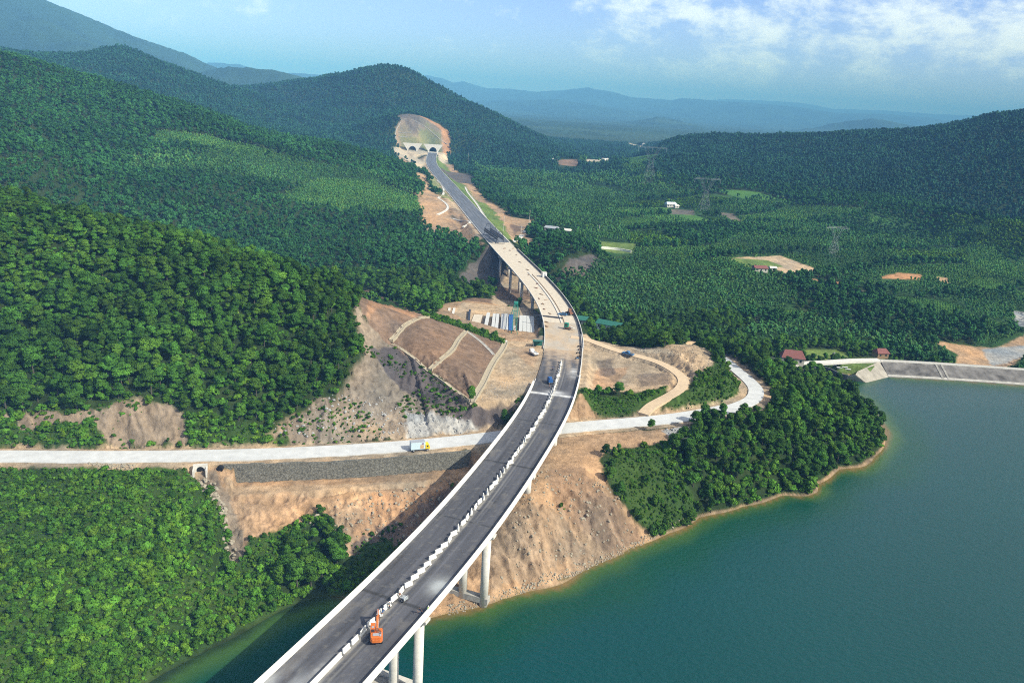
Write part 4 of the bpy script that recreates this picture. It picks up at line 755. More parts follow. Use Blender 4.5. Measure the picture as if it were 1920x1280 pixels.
for pts in ([(820, 338), (830, 350), (832, 362), (822, 372)], [(822, 372), (836, 382), (837, 394), (820, 403)], [(845, 408), (878, 420), (868, 428)]):
    tag(drape('drainage_channel', pts, .8, M_CONC, .1, kerb=.2, n=24), {338: 'upper curved white drain left of the far expressway', 372: 'middle curved white drain left of the far expressway', 408: 'lower hooked white drain left of the far expressway'}[pts[0][1]], 'drain')
for pts, lb in (([(752, 226), (772, 224), (800, 240), (826, 262), (838, 272)], 'pale drain curving over the top of the tunnel cutting'), ([(744, 268), (742, 248), (752, 228)], 'pale drain up the left side of the tunnel cutting'), ([(746, 256), (772, 256)], 'lowest pale bench line across the tunnel cutting'), ([(746, 248), (772, 249)], 'upper pale bench line across the tunnel cutting')):
    tag(drape('drainage_channel', pts, .6, M_CONCD, .3, n=30), lb, 'drain')
# ------------------------------------------------------------------ tunnel portals
for off, lb, deep in ((0, 'right tunnel portal where the road enters, white trapezoid face with a dark arch', 0), (-37, 'left tunnel portal without a road yet, grey white face with a dark arch', 8)):
    x, y, h = at(S_TUN, off); h = h-.0; e = empty('tunnel_portal', (x, y, DZ-.3), h, lb, 'tunnel'); r_ = 6.1; mb = MB(); W2, W1, H_ = 17.5, 9.5, 13.5
    arc = [(r_*math.cos(a), 2.0+r_*math.sin(a)) for a in np.linspace(0, math.pi, 17)]
    for yy, flip in ((-1.0, 0), (1.5, 1)):
        inner = [(r_, -.5)]+arc+[(-r_, -.5)]; n_ = len(inner)
        outer = [(W1, -.5)]+[(W1+(W2-W1)*t, -.5+(H_+.5)*t) for t in np.linspace(0, 1, 5)[1:]]; outer = [(W1, -.5)]+[(np.interp(i, (1, 5), (W1, W2)), np.interp(i, (1, 5), (2.0, H_))) for i in range(1, 6)]+[(W2-(2*W2)*i/7, H_) for i in range(1, 8)]+[(-np.interp(i, (0, 4), (W2, W1)), np.interp(i, (0, 4), (H_, 2.0))) for i in range(1, 5)]
        outer = outer[:n_-1]+[(-W1, -.5)]
        while len(outer) < n_: outer.insert(-1, outer[-2])
        mb.add([(a, yy, b) for a, b in inner]+[(a, yy, b) for a, b in outer], [(i, i+1, n_+i+1, n_+i) if flip else (i+1, i, n_+i, n_+i+1) for i in range(n_-1)])
        if flip == 0: i0 = (inner, outer, n_)
    inner, outer, n_ = i0
    mb.add([(a, -1.0, b) for a, b in outer]+[(a, 1.5, b) for a, b in outer], [(i, i+1, n_+i+1, n_+i) for i in range(n_-1)])
    mb.build('face_wall', M_CONC, e)
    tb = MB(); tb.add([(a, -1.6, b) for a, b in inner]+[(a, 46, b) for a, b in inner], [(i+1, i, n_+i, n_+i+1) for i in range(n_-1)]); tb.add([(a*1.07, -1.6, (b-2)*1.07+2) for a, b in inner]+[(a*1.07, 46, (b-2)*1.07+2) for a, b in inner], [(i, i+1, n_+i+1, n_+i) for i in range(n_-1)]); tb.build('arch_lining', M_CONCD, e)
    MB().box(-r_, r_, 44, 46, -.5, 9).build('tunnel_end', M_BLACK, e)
# ------------------------------------------------------------------ dam
dm = empty('dam', (DAM[0][0], DAM[0][1], CR), 0, 'long grey concrete dam closing the lake on the right', 'dam'); mb = MB(); d2, _ = spline([tuple(q) for q in DAM], 90); td, nd = normals(d2)
M_FACE = mat('dam_facing', (.16, .15, .14), .95, var=.8, scale=.2, bump=.02, co='Geometry', detail=9); V = []
def dring(sec, a=0, b=90): return [(d2[i, 0]+nd[i, 0]*o, d2[i, 1]+nd[i, 1]*o, z) for i in range(a, b) for o, z in sec]
def dsweep(name, sec, m, a=0, b=90):
    k = len(sec); n = b-a; return MB().add(dring(sec, a, b), [(i*k+j, i*k+(j+1) % k, (i+1)*k+(j+1) % k, (i+1)*k+j) for i in range(n-1) for j in range(k)]+[tuple(range(k))[::-1], tuple(range((n-1)*k, n*k))]).build(name, m, dm)
dsweep('facing', [(1.9, CR-.9), (1.9, CR+.12), (2.3, CR+.1), (25, -6.6), (25, -7.4)], M_FACE)
dsweep('crest_wall', [(1.2, CR-.6), (1.2, CR+.75), (1.88, CR+.75), (1.88, CR-.6)], M_CONC); dsweep('crest_road', [(-2.6, CR-.7), (-2.6, CR+.06), (1.18, CR+.06), (1.18, CR-.7)], M_CONCD)
dsweep('waterline_kerb', [(10.2, -.6), (10.2, .86), (11.4, .27), (11.4, -.6)], M_CONCD)
for j in range(2):
    i = 10+j*1; st = MB()
    for q in range(12):
        a = 2.4+q*.75; z_ = CR+.1-(a-2.3)*.493; p = d2[i]+nd[i]*a; st.box(p[0]-.5, p[0]+.5, p[1]-.35, p[1]+.35, z_-.4, z_+.25)
    st.build('stairs', M_CONCD, dm)

def tri_slab(name, pix, m, parent, th=.5):
    p = [np.array(P(x, y, z)) for x, y, z in pix]; n = len(p); return MB().add([tuple(q) for q in p]+[(q[0], q[1], q[2]-th) for q in p], [tuple(range(n))[::-1], tuple(range(n, 2*n))]+[(i, (i+1) % n, n+(i+1) % n, n+i) for i in range(n)]).build(name, m, parent)
M_FACEL = mat('pale_facing', (.34, .31, .26), .95, var=.35, scale=.25, co='Geometry', detail=9)
tri_slab('side_facing', [(1650, 677, CR), (1682, 706, -.6), (1632, 724, -1.6), (1604, 702, CR-1.0), (1608, 696, CR-.3)], M_FACEL, dm)
tri_slab('side_facing', [(1604, 702, CR-1.0), (1632, 724, -1.6), (1585, 714, -1.2), (1588, 704, 2.2)], M_CONCD, dm)
for c in list(dm.children): P0(c)
# spillway: retaining wall, road and the grassy abutment with white marks
SPW = [(1527, 686), (1545, 688), (1562, 694), (1577, 701), (1590, 704)]
sp_ = [P(x, y, CR-.4) for x, y in SPW]; mb = MB(); a_, _ = spline([tuple(q[:2]) for q in sp_], 24); ta, na = normals(a_)
V = []; sec = [(-.4, -3), (-.4, CR-.1), (.3, CR-.1), (.3, -3)]
for i in range(24):
    for o, z in sec: V.append((a_[i, 0]+na[i, 0]*o, a_[i, 1]+na[i, 1]*o, z))
tag(MB().add(V, [(i*4+j, i*4+(j+1) % 4, (i+1)*4+(j+1) % 4, (i+1)*4+j) for i in range(23) for j in range(4)]+[(3, 2, 1, 0), tuple(range(92, 96))]).build('spillway_wall', M_DGREY), 'dark curved retaining wall of the spillway inlet left of the dam', 'wall')
srd, _ = spline([tuple(P(x, y, CR+.5)[:2]) for x, y in ((1478, 683), (1512, 680), (1550, 678), (1600, 675), (1650, 674))], 40); ts, nsr = normals(srd); V = []
for i in range(40):
    for o, z in ((-2.4, CR-.4), (-2.4, CR+.45), (2.4, CR+.45), (2.4, CR-.4)): V.append((srd[i, 0]+nsr[i, 0]*o, srd[i, 1]+nsr[i, 1]*o, z))
tag(MB().add(V, [(i*4+j, i*4+(j+1) % 4, (i+1)*4+(j+1) % 4, (i+1)*4+j) for i in range(39) for j in range(4)]+[(3, 2, 1, 0), tuple(range(156, 160))]).build('spillway_bridge', M_CONC), 'pale concrete bridge and access road leading from the gatehouse to the dam', 'bridge')
for i, (x, y) in enumerate(((1568, 685), (1574, 689), (1584, 688), (1590, 692))):
    p = hit(x, y); mb = MB().box(-1.3, 1.3, -.5, .5, -.1, .22); o = mb.build('ground_marker', M_WPAINT); o.location = p; o.rotation_euler = (0, 0, -.25); tag(o, 'white slab lying on the grass above the spillway wall', 'slab', 'white slabs on the grass by the dam')
# ------------------------------------------------------------------ buildings
def house(px, py, z, w, d, h, rh, rz, wall, roof, label, hip=.3, name='house', door=True, over=.5):
    p = P(px, py, z) if z is not None else hit(px, py); e = empty(name, tuple(p-[0, 0, .3]), rz, label, 'building')
    wb = MB().box(-w/2, w/2, -d/2, d/2, -.5, h); wo = wb.build('wall', wall, e)
    r = MB(); a, b = w/2+over, d/2+over; k = a*hip; r.add([(-a, -b, h-.08), (a, -b, h-.08), (a, b, h-.08), (-a, b, h-.08), (-a+k, 0, h+rh), (a-k, 0, h+rh), (-a, -b, h-.24), (a, -b, h-.24), (a, b, h-.24), (-a, b, h-.24)], [(0, 1, 5, 4), (1, 2, 5), (2, 3, 4, 5), (3, 0, 4), (0, 6, 7, 1), (1, 7, 8, 2), (2, 8, 9, 3), (3, 9, 6, 0), (9, 8, 7, 6)]); r.build('roof', roof, e)
    n = max(1, int(w/3))
    for i in range(n):
        x = -w/2+(i+.5)*w/n; MB().box(x-.5, x+.5, -d/2-.04, -d/2+.1, h*.38, h*.75).build('window', M_GLASS, e)
    if door: MB().box(w/2-.05, w/2+.04, -.5, .5, -.3, min(2.1, h*.8)).build('door', M_TIMB, e)
    return e
house(1484, 679, CR+.8, 10.5, 5.5, 3.4, 3.2, -.12, M_WALLP, M_TILE, 'gatehouse with a steep red tiled hip roof at the left end of the spillway bridge', name='gatehouse')
house(1432, 672, 6, 17, 3.6, 1.2, .5, -.42, M_CONCD, M_DGREY, 'long low grey roofed shed left of the gatehouse', .05, 'shed', False)
house(1650, 667, 0, 6.5, 5, 2.6, 2.0, .2, M_TIMB, M_TILE, 'dark red roofed house half hidden in trees behind the dam end', name='house')
house(1424, 508, None, 10, 6, 3, 1.6, .1, M_WALLP, M_TILE, 'red roofed farmhouse beside the tan field in the valley', .1)
house(1448, 507, None, 5, 4, 2.6, 1.0, .1, M_WALLP, M_CONC, 'small pale outbuilding right of the red roofed farmhouse', .1, 'shed')
house(1257, 388, None, 12, 7, 4, 2, .3, M_WALLP, M_LBLUE, 'lone pale roofed farmhouse among fields under the right hand ridge', .15)
house(1268, 390, None, 5, 4, 3, 1.2, .3, M_WALLP, M_CONC, 'small shed just right of the pale roofed farmhouse', .15, 'shed')
house(1034, 433, None, 11, 6, 3.2, 1.5, -.3, M_WALLP, M_GREY, 'grey roofed farm shed in the trees right of the far roadworks', .1)
house(1060, 437, None, 9, 5, 3, 1.4, -.3, M_WALLP, M_CONC, 'pale roofed farm shed right of the grey roofed one', .1)
house(1090, 606, 10, 10, 7, 3.2, 1.2, -.25, M_GREY, M_TEAL, 'green sheet roofed workshop close to the right parapet of the new bridge', .08, 'workshop')
house(1143, 616, 9, 13, 7, 3.2, 1.4, -.45, M_LBLUE, M_TEAL, 'long dark green roofed site shed among trees right of the workshop', .08, 'site_shed')
house(1134, 300, None, 14, 6, 3, 1, .0, M_WALLP, M_CONC, 'white building at the head of the valley', .1)
house(1210, 273, None, 18, 8, 5, 2, .0, M_WALLP, M_CONC, 'tiny far white building where the valley meets the right hand ridge', .1)
wl = drape('boundary_wall', [(1127, 466), (1155, 469), (1183, 474)], .35, M_WHITE, 1.8, n=20); tag(wl, 'white boundary wall along the small green field behind the wooded knoll', 'wall')
tag(drape('boundary_wall', [(1031, 301), (1047, 300)], 1.2, M_WHITE, 3.2, n=6), 'short white wall left of the red soil patch at the valley head', 'wall'); tag(drape('boundary_wall', [(1100, 300), (1140, 299)], 1.2, M_WHITE, 3.2, n=8), 'long white wall at the valley head beside the white building', 'wall')
# culvert outlets under the road
for px, py, r_, lb in ((376, 882, 1.2, 'concrete culvert mouth with wing walls at the left end of the stone wall'),):
    p = hit(px, py); e = empty('culvert', tuple(p), .3, lb, 'culvert'); MB().box(-1.9, 1.9, -.2, .5, -1.2, 1.9).build('headwall', M_CONC, e); MB().box(-1.9, -1.5, -2.4, -.2, -1.2, 1.2, ty=.0).build('wing_wall', M_CONC, e); MB().box(1.5, 1.9, -2.4, -.2, -1.2, 1.2).build('wing_wall', M_CONC, e); MB().cyl((0, -.24, .3), (0, -.21, .3), r_*.85, n=20).build('pipe_mouth', M_BLACK, e)
p = hit(413, 878); o = MB().cyl((0, -.6, 0), (0, .6, 0), .9, n=18).build('drain_pipe', M_BLACK); o.location = p; tag(o, 'dark pipe mouth at the very end of the stone wall', 'pipe')
# ------------------------------------------------------------------ power pylons and poles
def pylon(px, py, H, lb, rz=.1):
    p = hit(px, py); e = empty('pylon', tuple(p), rz, lb, 'pylon', 'power pylons in the valley'); mb = MB(); t = .065; w0, w1 = H*.15, H*.045; hz_ = H*.55
    L = lambda q: w0+(w1-w0)*q
    for a in (-1, 1):
        for b in (-1, 1): mb.bar((a*w0, b*w0, 0), (a*w1, b*w1, hz_), t)
    q = 0
    while q < 1:
        q2 = min(1, q+.2)
        for a, b, c, d in ((-1, -1, 1, -1), (1, -1, 1, 1), (1, 1, -1, 1), (-1, 1, -1, -1)):
            mb.bar((a*L(q), b*L(q), q*hz_), (c*L(q2), d*L(q2), q2*hz_), t*.6); mb.bar((c*L(q), d*L(q), q*hz_), (a*L(q2), b*L(q2), q2*hz_), t*.6); mb.bar((a*L(q), b*L(q), q*hz_), (c*L(q), d*L(q), q*hz_), t*.6)
        q = q2+1e-9
    mb.build('tower_body', M_STEEL, e); m2 = MB(); zt = H*.9
    for s in (-1, 1):
        for b in (-.5, .5): m2.bar((s*w1, b*w1*2, hz_), (s*H*.2, b*w1*2, zt), t); m2.bar((s*w1*.2, b*w1*2, hz_+1), (s*H*.13, b*w1*2, zt), t*.8)
        m2.bar((s*H*.20, 0, zt), (s*H*.27, 0, H), t*.9); m2.bar((s*H*.33, 0, zt), (s*H*.27, 0, H), t*.6)
        for k in range(4): u = k/4; m2.bar((s*(w1+(H*.2-w1)*u), 0, hz_+(zt-hz_)*u), (s*(w1*.2+(H*.13)*(u+.2)), 0, hz_+1+(zt-hz_-1)*min(1, u+.2)), t*.5)
    m2.build('head_frame', M_STEEL, e); m3 = MB()
    for b in (-.6, .6): m3.bar((-H*.38, b, zt), (H*.38, b, zt), t); m3.bar((-H*.34, b, zt+1.1), (H*.34, b, zt+1.1), t*.8)
    for k in range(17): x = -H*.38+H*.76*k/16; m3.bar((x, -.6, zt), (x+H*.02, .6, zt+1.1), t*.5)
    m3.build('crossarm', M_STEEL, e)
    for x in (-H*.36, 0, H*.36): MB().cyl((x, 0, zt), (x, 0, zt-H*.1), .12, n=6).build('insulator', M_GREY, e)
pylon(1561, 480, 27, 'nearest power pylon standing in the dark tree belts of the valley', .15); pylon(1319, 398, 40, 'middle power pylon right of the lone farmhouse', .1); pylon(1216, 345, 52, 'farthest power pylon at the foot of the right hand ridge', .1)
for px, py, H, lb in ((944, 433, 12, 'thin pole on the red soil beside the far expressway'), (992, 424, 14, 'thin pole at the right end of the red soil patch'), (976, 452, 12, 'pole beside the broad white chute'), (877, 314, 22, 'tall thin mast in the forest right of the tunnel'), (1560, 683, 7, 'thin pole on the spillway bridge'), (1122, 446, 11, 'pole beside the small green field')):
    p = hit(px, py); e = empty('utility_pole', tuple(p), 0, lb, 'pole', 'utility poles'); MB().cyl((0, 0, -.5), (0, 0, H), .17, .1, 8).build('mast', M_CONC, e); MB().box(-.9, .9, -.05, .05, H-.7, H-.58).build('crossarm', M_STEEL, e)
# ------------------------------------------------------------------ vegetation prototypes
def foliage_mat(name, c, randv=.3, var=.35, scale=.35, hue=(.35, -.1)):
    m = bpy.data.materials.new(name); m.use_nodes = True; t = m.node_tree; b = t.nodes['Principled BSDF']; b.inputs['Roughness'].default_value = .75; b.inputs['Specular IOR Level'].default_value = .12
    oi = N(t, 'ShaderNodeObjectInfo'); rv = N(t, 'ShaderNodeMapRange'); rv.inputs[3].default_value = 1-randv; rv.inputs[4].default_value = 1+randv*1.2; t.links.new(oi.outputs['Random'], rv.inputs[0])
    g = N(t, 'ShaderNodeNewGeometry'); n = N(t, 'ShaderNodeTexNoise'); n.inputs['Scale'].default_value = scale; n.inputs['Detail'].default_value = 3; t.links.new(g.outputs['Position'], n.inputs['Vector'])
    f = N(t, 'ShaderNodeMapRange'); f.inputs[1].default_value = .3; f.inputs[2].default_value = .7; f.inputs[3].default_value = 1-var; f.inputs[4].default_value = 1+var; t.links.new(n.outputs[0], f.inputs[0])
    n2 = N(t, 'ShaderNodeTexNoise'); n2.inputs['Scale'].default_value = .018; n2.inputs['Detail'].default_value = 3; t.links.new(g.outputs['Position'], n2.inputs['Vector'])
    f2 = N(t, 'ShaderNodeMapRange'); f2.inputs[1].default_value = .35; f2.inputs[2].default_value = .65; f2.inputs[3].default_value = .72; f2.inputs[4].default_value = 1.3; t.links.new(n2.outputs[0], f2.inputs[0])
    w = MA(t, 'FRACT', MA(t, 'MULTIPLY', oi.outputs['Random'], 7.31)); mx = N(t, 'ShaderNodeMix', data_type='RGBA'); t.links.new(MA(t, 'POWER', w, 2.2), mx.inputs[0]); mx.inputs[6].default_value = (*c, 1)
    mx.inputs[7].default_value = (c[0]*(1+hue[0]*2.4), c[1]*(1+hue[0]*.5), c[2]*(1+hue[1]), 1)
    s = N(t, 'ShaderNodeVectorMath', operation='SCALE'); t.links.new(mx.outputs[2], s.inputs[0]); t.links.new(MA(t, 'MULTIPLY', MA(t, 'MULTIPLY', rv.outputs[0], f.outputs[0]), f2.outputs[0]), s.inputs['Scale']); t.links.new(s.outputs[0], b.inputs['Base Color'])
    return m
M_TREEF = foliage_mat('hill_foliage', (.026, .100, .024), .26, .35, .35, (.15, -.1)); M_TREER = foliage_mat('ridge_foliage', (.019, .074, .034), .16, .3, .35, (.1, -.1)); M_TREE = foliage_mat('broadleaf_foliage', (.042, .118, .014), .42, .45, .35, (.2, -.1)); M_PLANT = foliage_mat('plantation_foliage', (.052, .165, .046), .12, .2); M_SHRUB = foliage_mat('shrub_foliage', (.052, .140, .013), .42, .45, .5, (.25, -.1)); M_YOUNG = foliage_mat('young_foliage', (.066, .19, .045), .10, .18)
M_BARK = mat('bark', (.10, .09, .07), .9, var=.3, scale=3)
def leafball(rs, centers, radii, n, size, flat=.75):
    """leaf-clump faces scattered through the shells of several lobes, turned outwards with a lot of disorder"""
    r = np.random.default_rng(rs); centers = np.array(centers); radii = np.array(radii); w = radii**2; k = r.choice(len(radii), n, p=w/w.sum())
    d = r.normal(size=(n, 3)); d[:, 2] = np.abs(d[:, 2])*.9-.25*r.random(n); d /= np.linalg.norm(d, axis=1)[:, None]
    rad = radii[k][:, None]*(1-.42*r.random((n, 1))**1.3)*np.array([1, 1, flat]); p = centers[k]+d*rad
    nrm = d+r.normal(size=(n, 3))*.36; nrm /= np.linalg.norm(nrm, axis=1)[:, None]
    a = np.cross(nrm, r.normal(size=(n, 3))); a /= np.linalg.norm(a, axis=1)[:, None]; b = np.cross(nrm, a); s = size*(.6+.8*r.random((n, 1)))
    q = np.stack([p-a*s-b*s*.5, p+a*s*.3-b*s*.8, p+a*s+b*s*.4, p-a*s*.2+b*s*.8], 1).reshape(-1, 3); return q, np.arange(4*n).reshape(n, 4)
def lobes(rs, n, R, H, z0, low=.0):
    r = np.random.default_rng(rs); c = []; rad = []
    for i in range(n):
        a = r.random()*6.283; q = r.random()**.6; h = r.random(); rr = R*(.62*q)*(1-.35*h); c.append((math.cos(a)*rr, math.sin(a)*rr, z0+H*(low+(.9-low)*h))); rad.append(R*(.20+.30*r.random()))
    return c, rad
def blob(rs, cs, rd, sub=2, flat=.75, k=.78):
    V = []; F = []; off = 0
    for i, (c, ra) in enumerate(zip(cs, rd)):
        bm = bmesh.new(); bmesh.ops.create_icosphere(bm, subdivisions=sub, radius=ra*k); r = np.random.default_rng(rs+i)
        for v in bm.verts: v.co *= 1+r.normal()*.09; v.co.z *= flat; v.co += Vector(c)
        bm.verts.index_update(); V += [tuple(v.co) for v in bm.verts]; F += [tuple(off+v.index for v in f.verts) for f in bm.faces]; off = len(V); bm.free()
    return V, F
def join(parts):
    V = []; F = []; off = 0
    for v, f in parts:
        V += [tuple(q) for q in v]; F += [tuple(int(a)+off for a in p) for p in f]; off = len(V)
    return V, F
def limb(p0, p1, r0, r1, n=6):
    p0 = Vector(p0); p1 = Vector(p1); d = (p1-p0).normalized(); a = d.orthogonal().normalized(); b = d.cross(a)
    V = [tuple(p0+(a*math.cos(t)+b*math.sin(t))*r0) for t in np.linspace(0, 6.283, n, False)]+[tuple(p1+(a*math.cos(t)+b*math.sin(t))*r1) for t in np.linspace(0, 6.283, n, False)]
    return V, [(i, (i+1) % n, n+(i+1) % n, n+i) for i in range(n)]+[tuple(range(n, 2*n))]
def as_mesh(name, V, F, m):
    me = bpy.data.meshes.new(name); me.from_pydata(V, [], F); me.materials.append(m); return me
TREES = []                                                   # (crown mesh, trunk mesh) detailed
for i in range(7):
    R = 3.3+.35*(i % 3); H = 4.2+.5*((i*3) % 4); z0 = 3.0; cs, rd = lobes(100+i, 15, R, H, z0)
    V, F = join([blob(500+i*20, cs, rd, 1, .75, .66), leafball(200+i, cs, np.array(rd)*1.12, 2400, .25)])
    lm = [limb((0, 0, -1.5), (.15, .1, z0+1.0), .26, .17)]+[limb((.12, .08, z0+.2), tuple(np.array(c)*[.8, .8, 1]-[0, 0, .2]), .13, .05, 5) for c in cs[:5]]
    TREES.append((as_mesh('crown', V, F, M_TREE), as_mesh('trunk', *join(lm), M_BARK)))
def proto(name, rs, R, H, z0, nl, nleaf, leaf, m, sub=1, flat=.8, trunk=True):
    cs, rd = lobes(rs, nl, R, H, z0); V, F = join([blob(rs+900, cs, rd, sub, flat)]+([leafball(rs, cs, np.array(rd)*1.06, nleaf, leaf, flat)] if nleaf else []))
    me = as_mesh(name, V, F, m)
    if trunk:
        v2, f2 = limb((0, 0, -1.5), (0, 0, z0+.6), .18, .12, 4); o = len(V); me = as_mesh(name, V+v2, F+[tuple(a+o for a in f) for f in f2], m)
        me.materials.append(M_BARK); me.polygons.foreach_set('material_index', np.r_[np.zeros(len(F), np.int32), np.ones(len(f2), np.int32)])
    return bpy.data.objects.new(name, me)
def collection(name, objs):
    c = bpy.data.collections.new(name)
    for o in objs: c.objects.link(o)
    return c
C_NEAR = collection('near_trees', [bpy.data.objects.new('tree', t[0]) for t in TREES])
C_MID = collection('mid_trees', [proto('tree', 40+i, 3.4+.3*(i % 3), 4.0+.5*(i % 2), 2.6, 7, 190, .62, M_TREEF) for i in range(6)])
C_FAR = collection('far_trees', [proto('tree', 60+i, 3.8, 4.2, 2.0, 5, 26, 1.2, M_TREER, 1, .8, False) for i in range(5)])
C_PLANT = collection('plantation_trees', [proto('tree', 70+i, 1.7, 4.2, 3.2, 3, 34, .6, M_PLANT, 1, 1.0, False) for i in range(5)])
C_YOUNG = collection('young_trees', [proto('tree', 80+i, 1.5, 1.9, .6, 3, 22, .5, M_YOUNG, 1, 1, False) for i in range(4)])
C_FARB = collection('scrub_clumps', [proto('shrub', 130+i, 1.7, 1.6, .1, 4, 40, .5, M_SHRUB, 1, .8, False) for i in range(4)])
C_SHRUB = collection('shrubs', [proto('shrub', 90+i, 1.5+.2*(i % 3), 1.3, .1, 5, 260, .20, M_SHRUB, 1, .75, False) for i in range(6)])
C_TUFT = collection('tufts', [proto('tuft', 120+i, .9, .6, .0, 4, 120, .16, M_SHRUB, 1, .7, False) for i in range(4)])
gng = {}
def scatter(name, pts, scl, coll, label, kind='stuff', tilt=.06):
    """one object whose points carry instances of the prototypes"""
    n = len(pts)
    if not n: return
    me = bpy.data.meshes.new(name); me.vertices.add(n); me.vertices.foreach_set('co', np.asarray(pts, np.float32).ravel())
    a = me.attributes.new('scl', 'FLOAT_VECTOR', 'POINT'); a.data.foreach_set('vector', np.asarray(scl, np.float32).ravel())
    r = np.c_[RNG.normal(size=n)*tilt, RNG.normal(size=n)*tilt, RNG.random(n)*6.283]; a = me.attributes.new('rot', 'FLOAT_VECTOR', 'POINT'); a.data.foreach_set('vector', r.astype(np.float32).ravel())
    o = bpy.data.objects.new(name, me); COL.objects.link(o)
    if coll.name not in gng:
        g = bpy.data.node_groups.new('scatter_'+coll.name, 'GeometryNodeTree'); gng[coll.name] = g
        g.interface.new_socket('Geometry', in_out='INPUT', socket_type='NodeSocketGeometry'); g.interface.new_socket('Geometry', in_out='OUTPUT', socket_type='NodeSocketGeometry')
        i_ = g.nodes.new('NodeGroupInput'); o_ = g.nodes.new('NodeGroupOutput'); ip = g.nodes.new('GeometryNodeInstanceOnPoints'); ci = g.nodes.new('GeometryNodeCollectionInfo'); ci.inputs['Collection'].default_value = coll; ci.inputs['Separate Children'].default_value = True; ci.inputs['Reset Children'].default_value = True
        g.links.new(i_.outputs[0], ip.inputs['Points']); g.links.new(ci.outputs[0], ip.inputs['Instance']); ip.inputs['Pick Instance'].default_value = True
        rn = g.nodes.new('FunctionNodeRandomValue'); rn.data_type = 'INT'; g.links.new(rn.outputs[2], ip.inputs['Instance Index']); rn.inputs[4].default_value = 0; rn.inputs[5].default_value = len(coll.objects)-1
        for nm, so in (('scl', 'Scale'), ('rot', 'Rotation')):
            na = g.nodes.new('GeometryNodeInputNamedAttribute'); na.data_type = 'FLOAT_VECTOR'; na.inputs[0].default_value = nm; g.links.new(na.outputs[0], ip.inputs[so])
        g.links.new(ip.outputs[0], o_.inputs[0])
    md = o.modifiers.new('scatter', 'NODES'); md.node_group = gng[coll.name]
    tag(o, label, None, None, kind); return o

# ------------------------------------------------------------------ where plants grow
VGf = VG.astype(float)
def veg_at(x, y):
    i = np.clip(np.rint(np.interp(np.log(np.hypot(x, y)), vs, np.arange(VN))).astype(int), 0, VN-1); j = np.clip(np.rint((np.arctan2(x, y)-T0)/(T1-T0)*(TN-1)).astype(int), 0, TN-1); return VG[i, j]
# visibility: running maximum of the elevation angle along each bearing, with a margin so a sidestep finds trees too
_ea = (Z-CH)/DD; _mx = np.maximum.accumulate(_ea, 0)
def seen(x, y, z, top, margin):
    th = np.arctan2(x, y); v = np.log(np.hypot(x, y)); D = np.exp(v)
    j = np.clip(((th-T0)/(T1-T0)*(TN-1)).astype(int), 0, TN-1); i = np.clip((np.interp(v, vs, np.arange(VN))-2).astype(int), 0, VN-1)
    px, py = proj(x, y, z)
    return ((z+top+margin-CH)/D > _mx[i, j]) & (px > -260) & (px < 2180) & (py > -150) & (py < 1500) & (th > T0+.01) & (th < T1-.01)
def lattice(s, d0, d1, jit=.5, x0=-1.0, x1=1.0, seed=0):
    r = np.random.default_rng(seed+int(s*10)); xs = np.arange(-d1*.78, d1*.8, s); ys = np.arange(d0*.6, d1, s); X, Y = np.meshgrid(xs, ys); X = X+(np.arange(X.shape[0]) % 2)[:, None]*s*.5
    X = X+r.uniform(-jit, jit, X.shape)*s; Y = Y+r.uniform(-jit, jit, Y.shape)*s; D = np.hypot(X, Y); th = np.arctan2(X, Y); k = (D >= d0) & (D < d1) & (th > T0) & (th < T1); return X[k], Y[k]
def grow(s, d0, d1, kinds, jit=.5, top=8, margin=12, seed=0, keep=1.0):
    X, Y = lattice(s, d0, d1, jit, seed=seed); v = veg_at(X, Y); k = np.isin(v, kinds)
    if d0 > 370 and 3 not in kinds and 6 not in kinds:              # wood stands back from the sunny side of clearings
        D = np.hypot(X, Y)
        for q in (7, 14, 20): k &= ~((veg_at(X*(1+q*D/(D*500)), Y*(1+q*D/(D*500))) == 0) & (X > 40))
    if keep < 1: k &= np.random.default_rng(seed).random(len(k)) < keep
    X, Y = X[k], Y[k]; z = hat(X, Y); k = seen(X, Y, z, top, margin); return X[k], Y[k], z[k]
# clearances: no crowns over the expressway, roads, portals
_dx, _, _ = None, None, None
def clear(X, Y, w=9.5, wr=6.5):
    d, _, _ = seg_dist(0, 0, CEN[::10], X, Y); k = (d > w+3) | (Y > 1470)
    d, _, _ = seg_dist(0, 0, ROAD[::5], X, Y); k &= d > wr; D = np.hypot(X, Y); th = np.arctan2(X, Y)
    for o in bpy.data.objects:
        if o.get('category') in ('building', 'pylon'):
            hx, hy = o.location.x, o.location.y; Dh = math.hypot(hx, hy); lat = np.abs((th-math.atan2(hx, hy))*Dh); f = 9 if o['category'] == 'building' else 4
            k &= ~(((lat < f) & (D < Dh+6) & (D > Dh-(f*1.6 if 'half hidden' not in o['label'] else 3)*(1+Dh/500))))
    return k
# near forest
X, Y, z = grow(3.2, 100, 460, (1,), .42, seed=1); k = clear(X, Y); X, Y, z = X[k], Y[k], z[k]
px, py = proj(X, Y, z+4); D = np.hypot(X, Y); sc = (.34+.50*RNG.random(len(X))**1.6)*(1+.3*fbm(X/30, Y/30, 2, 5))
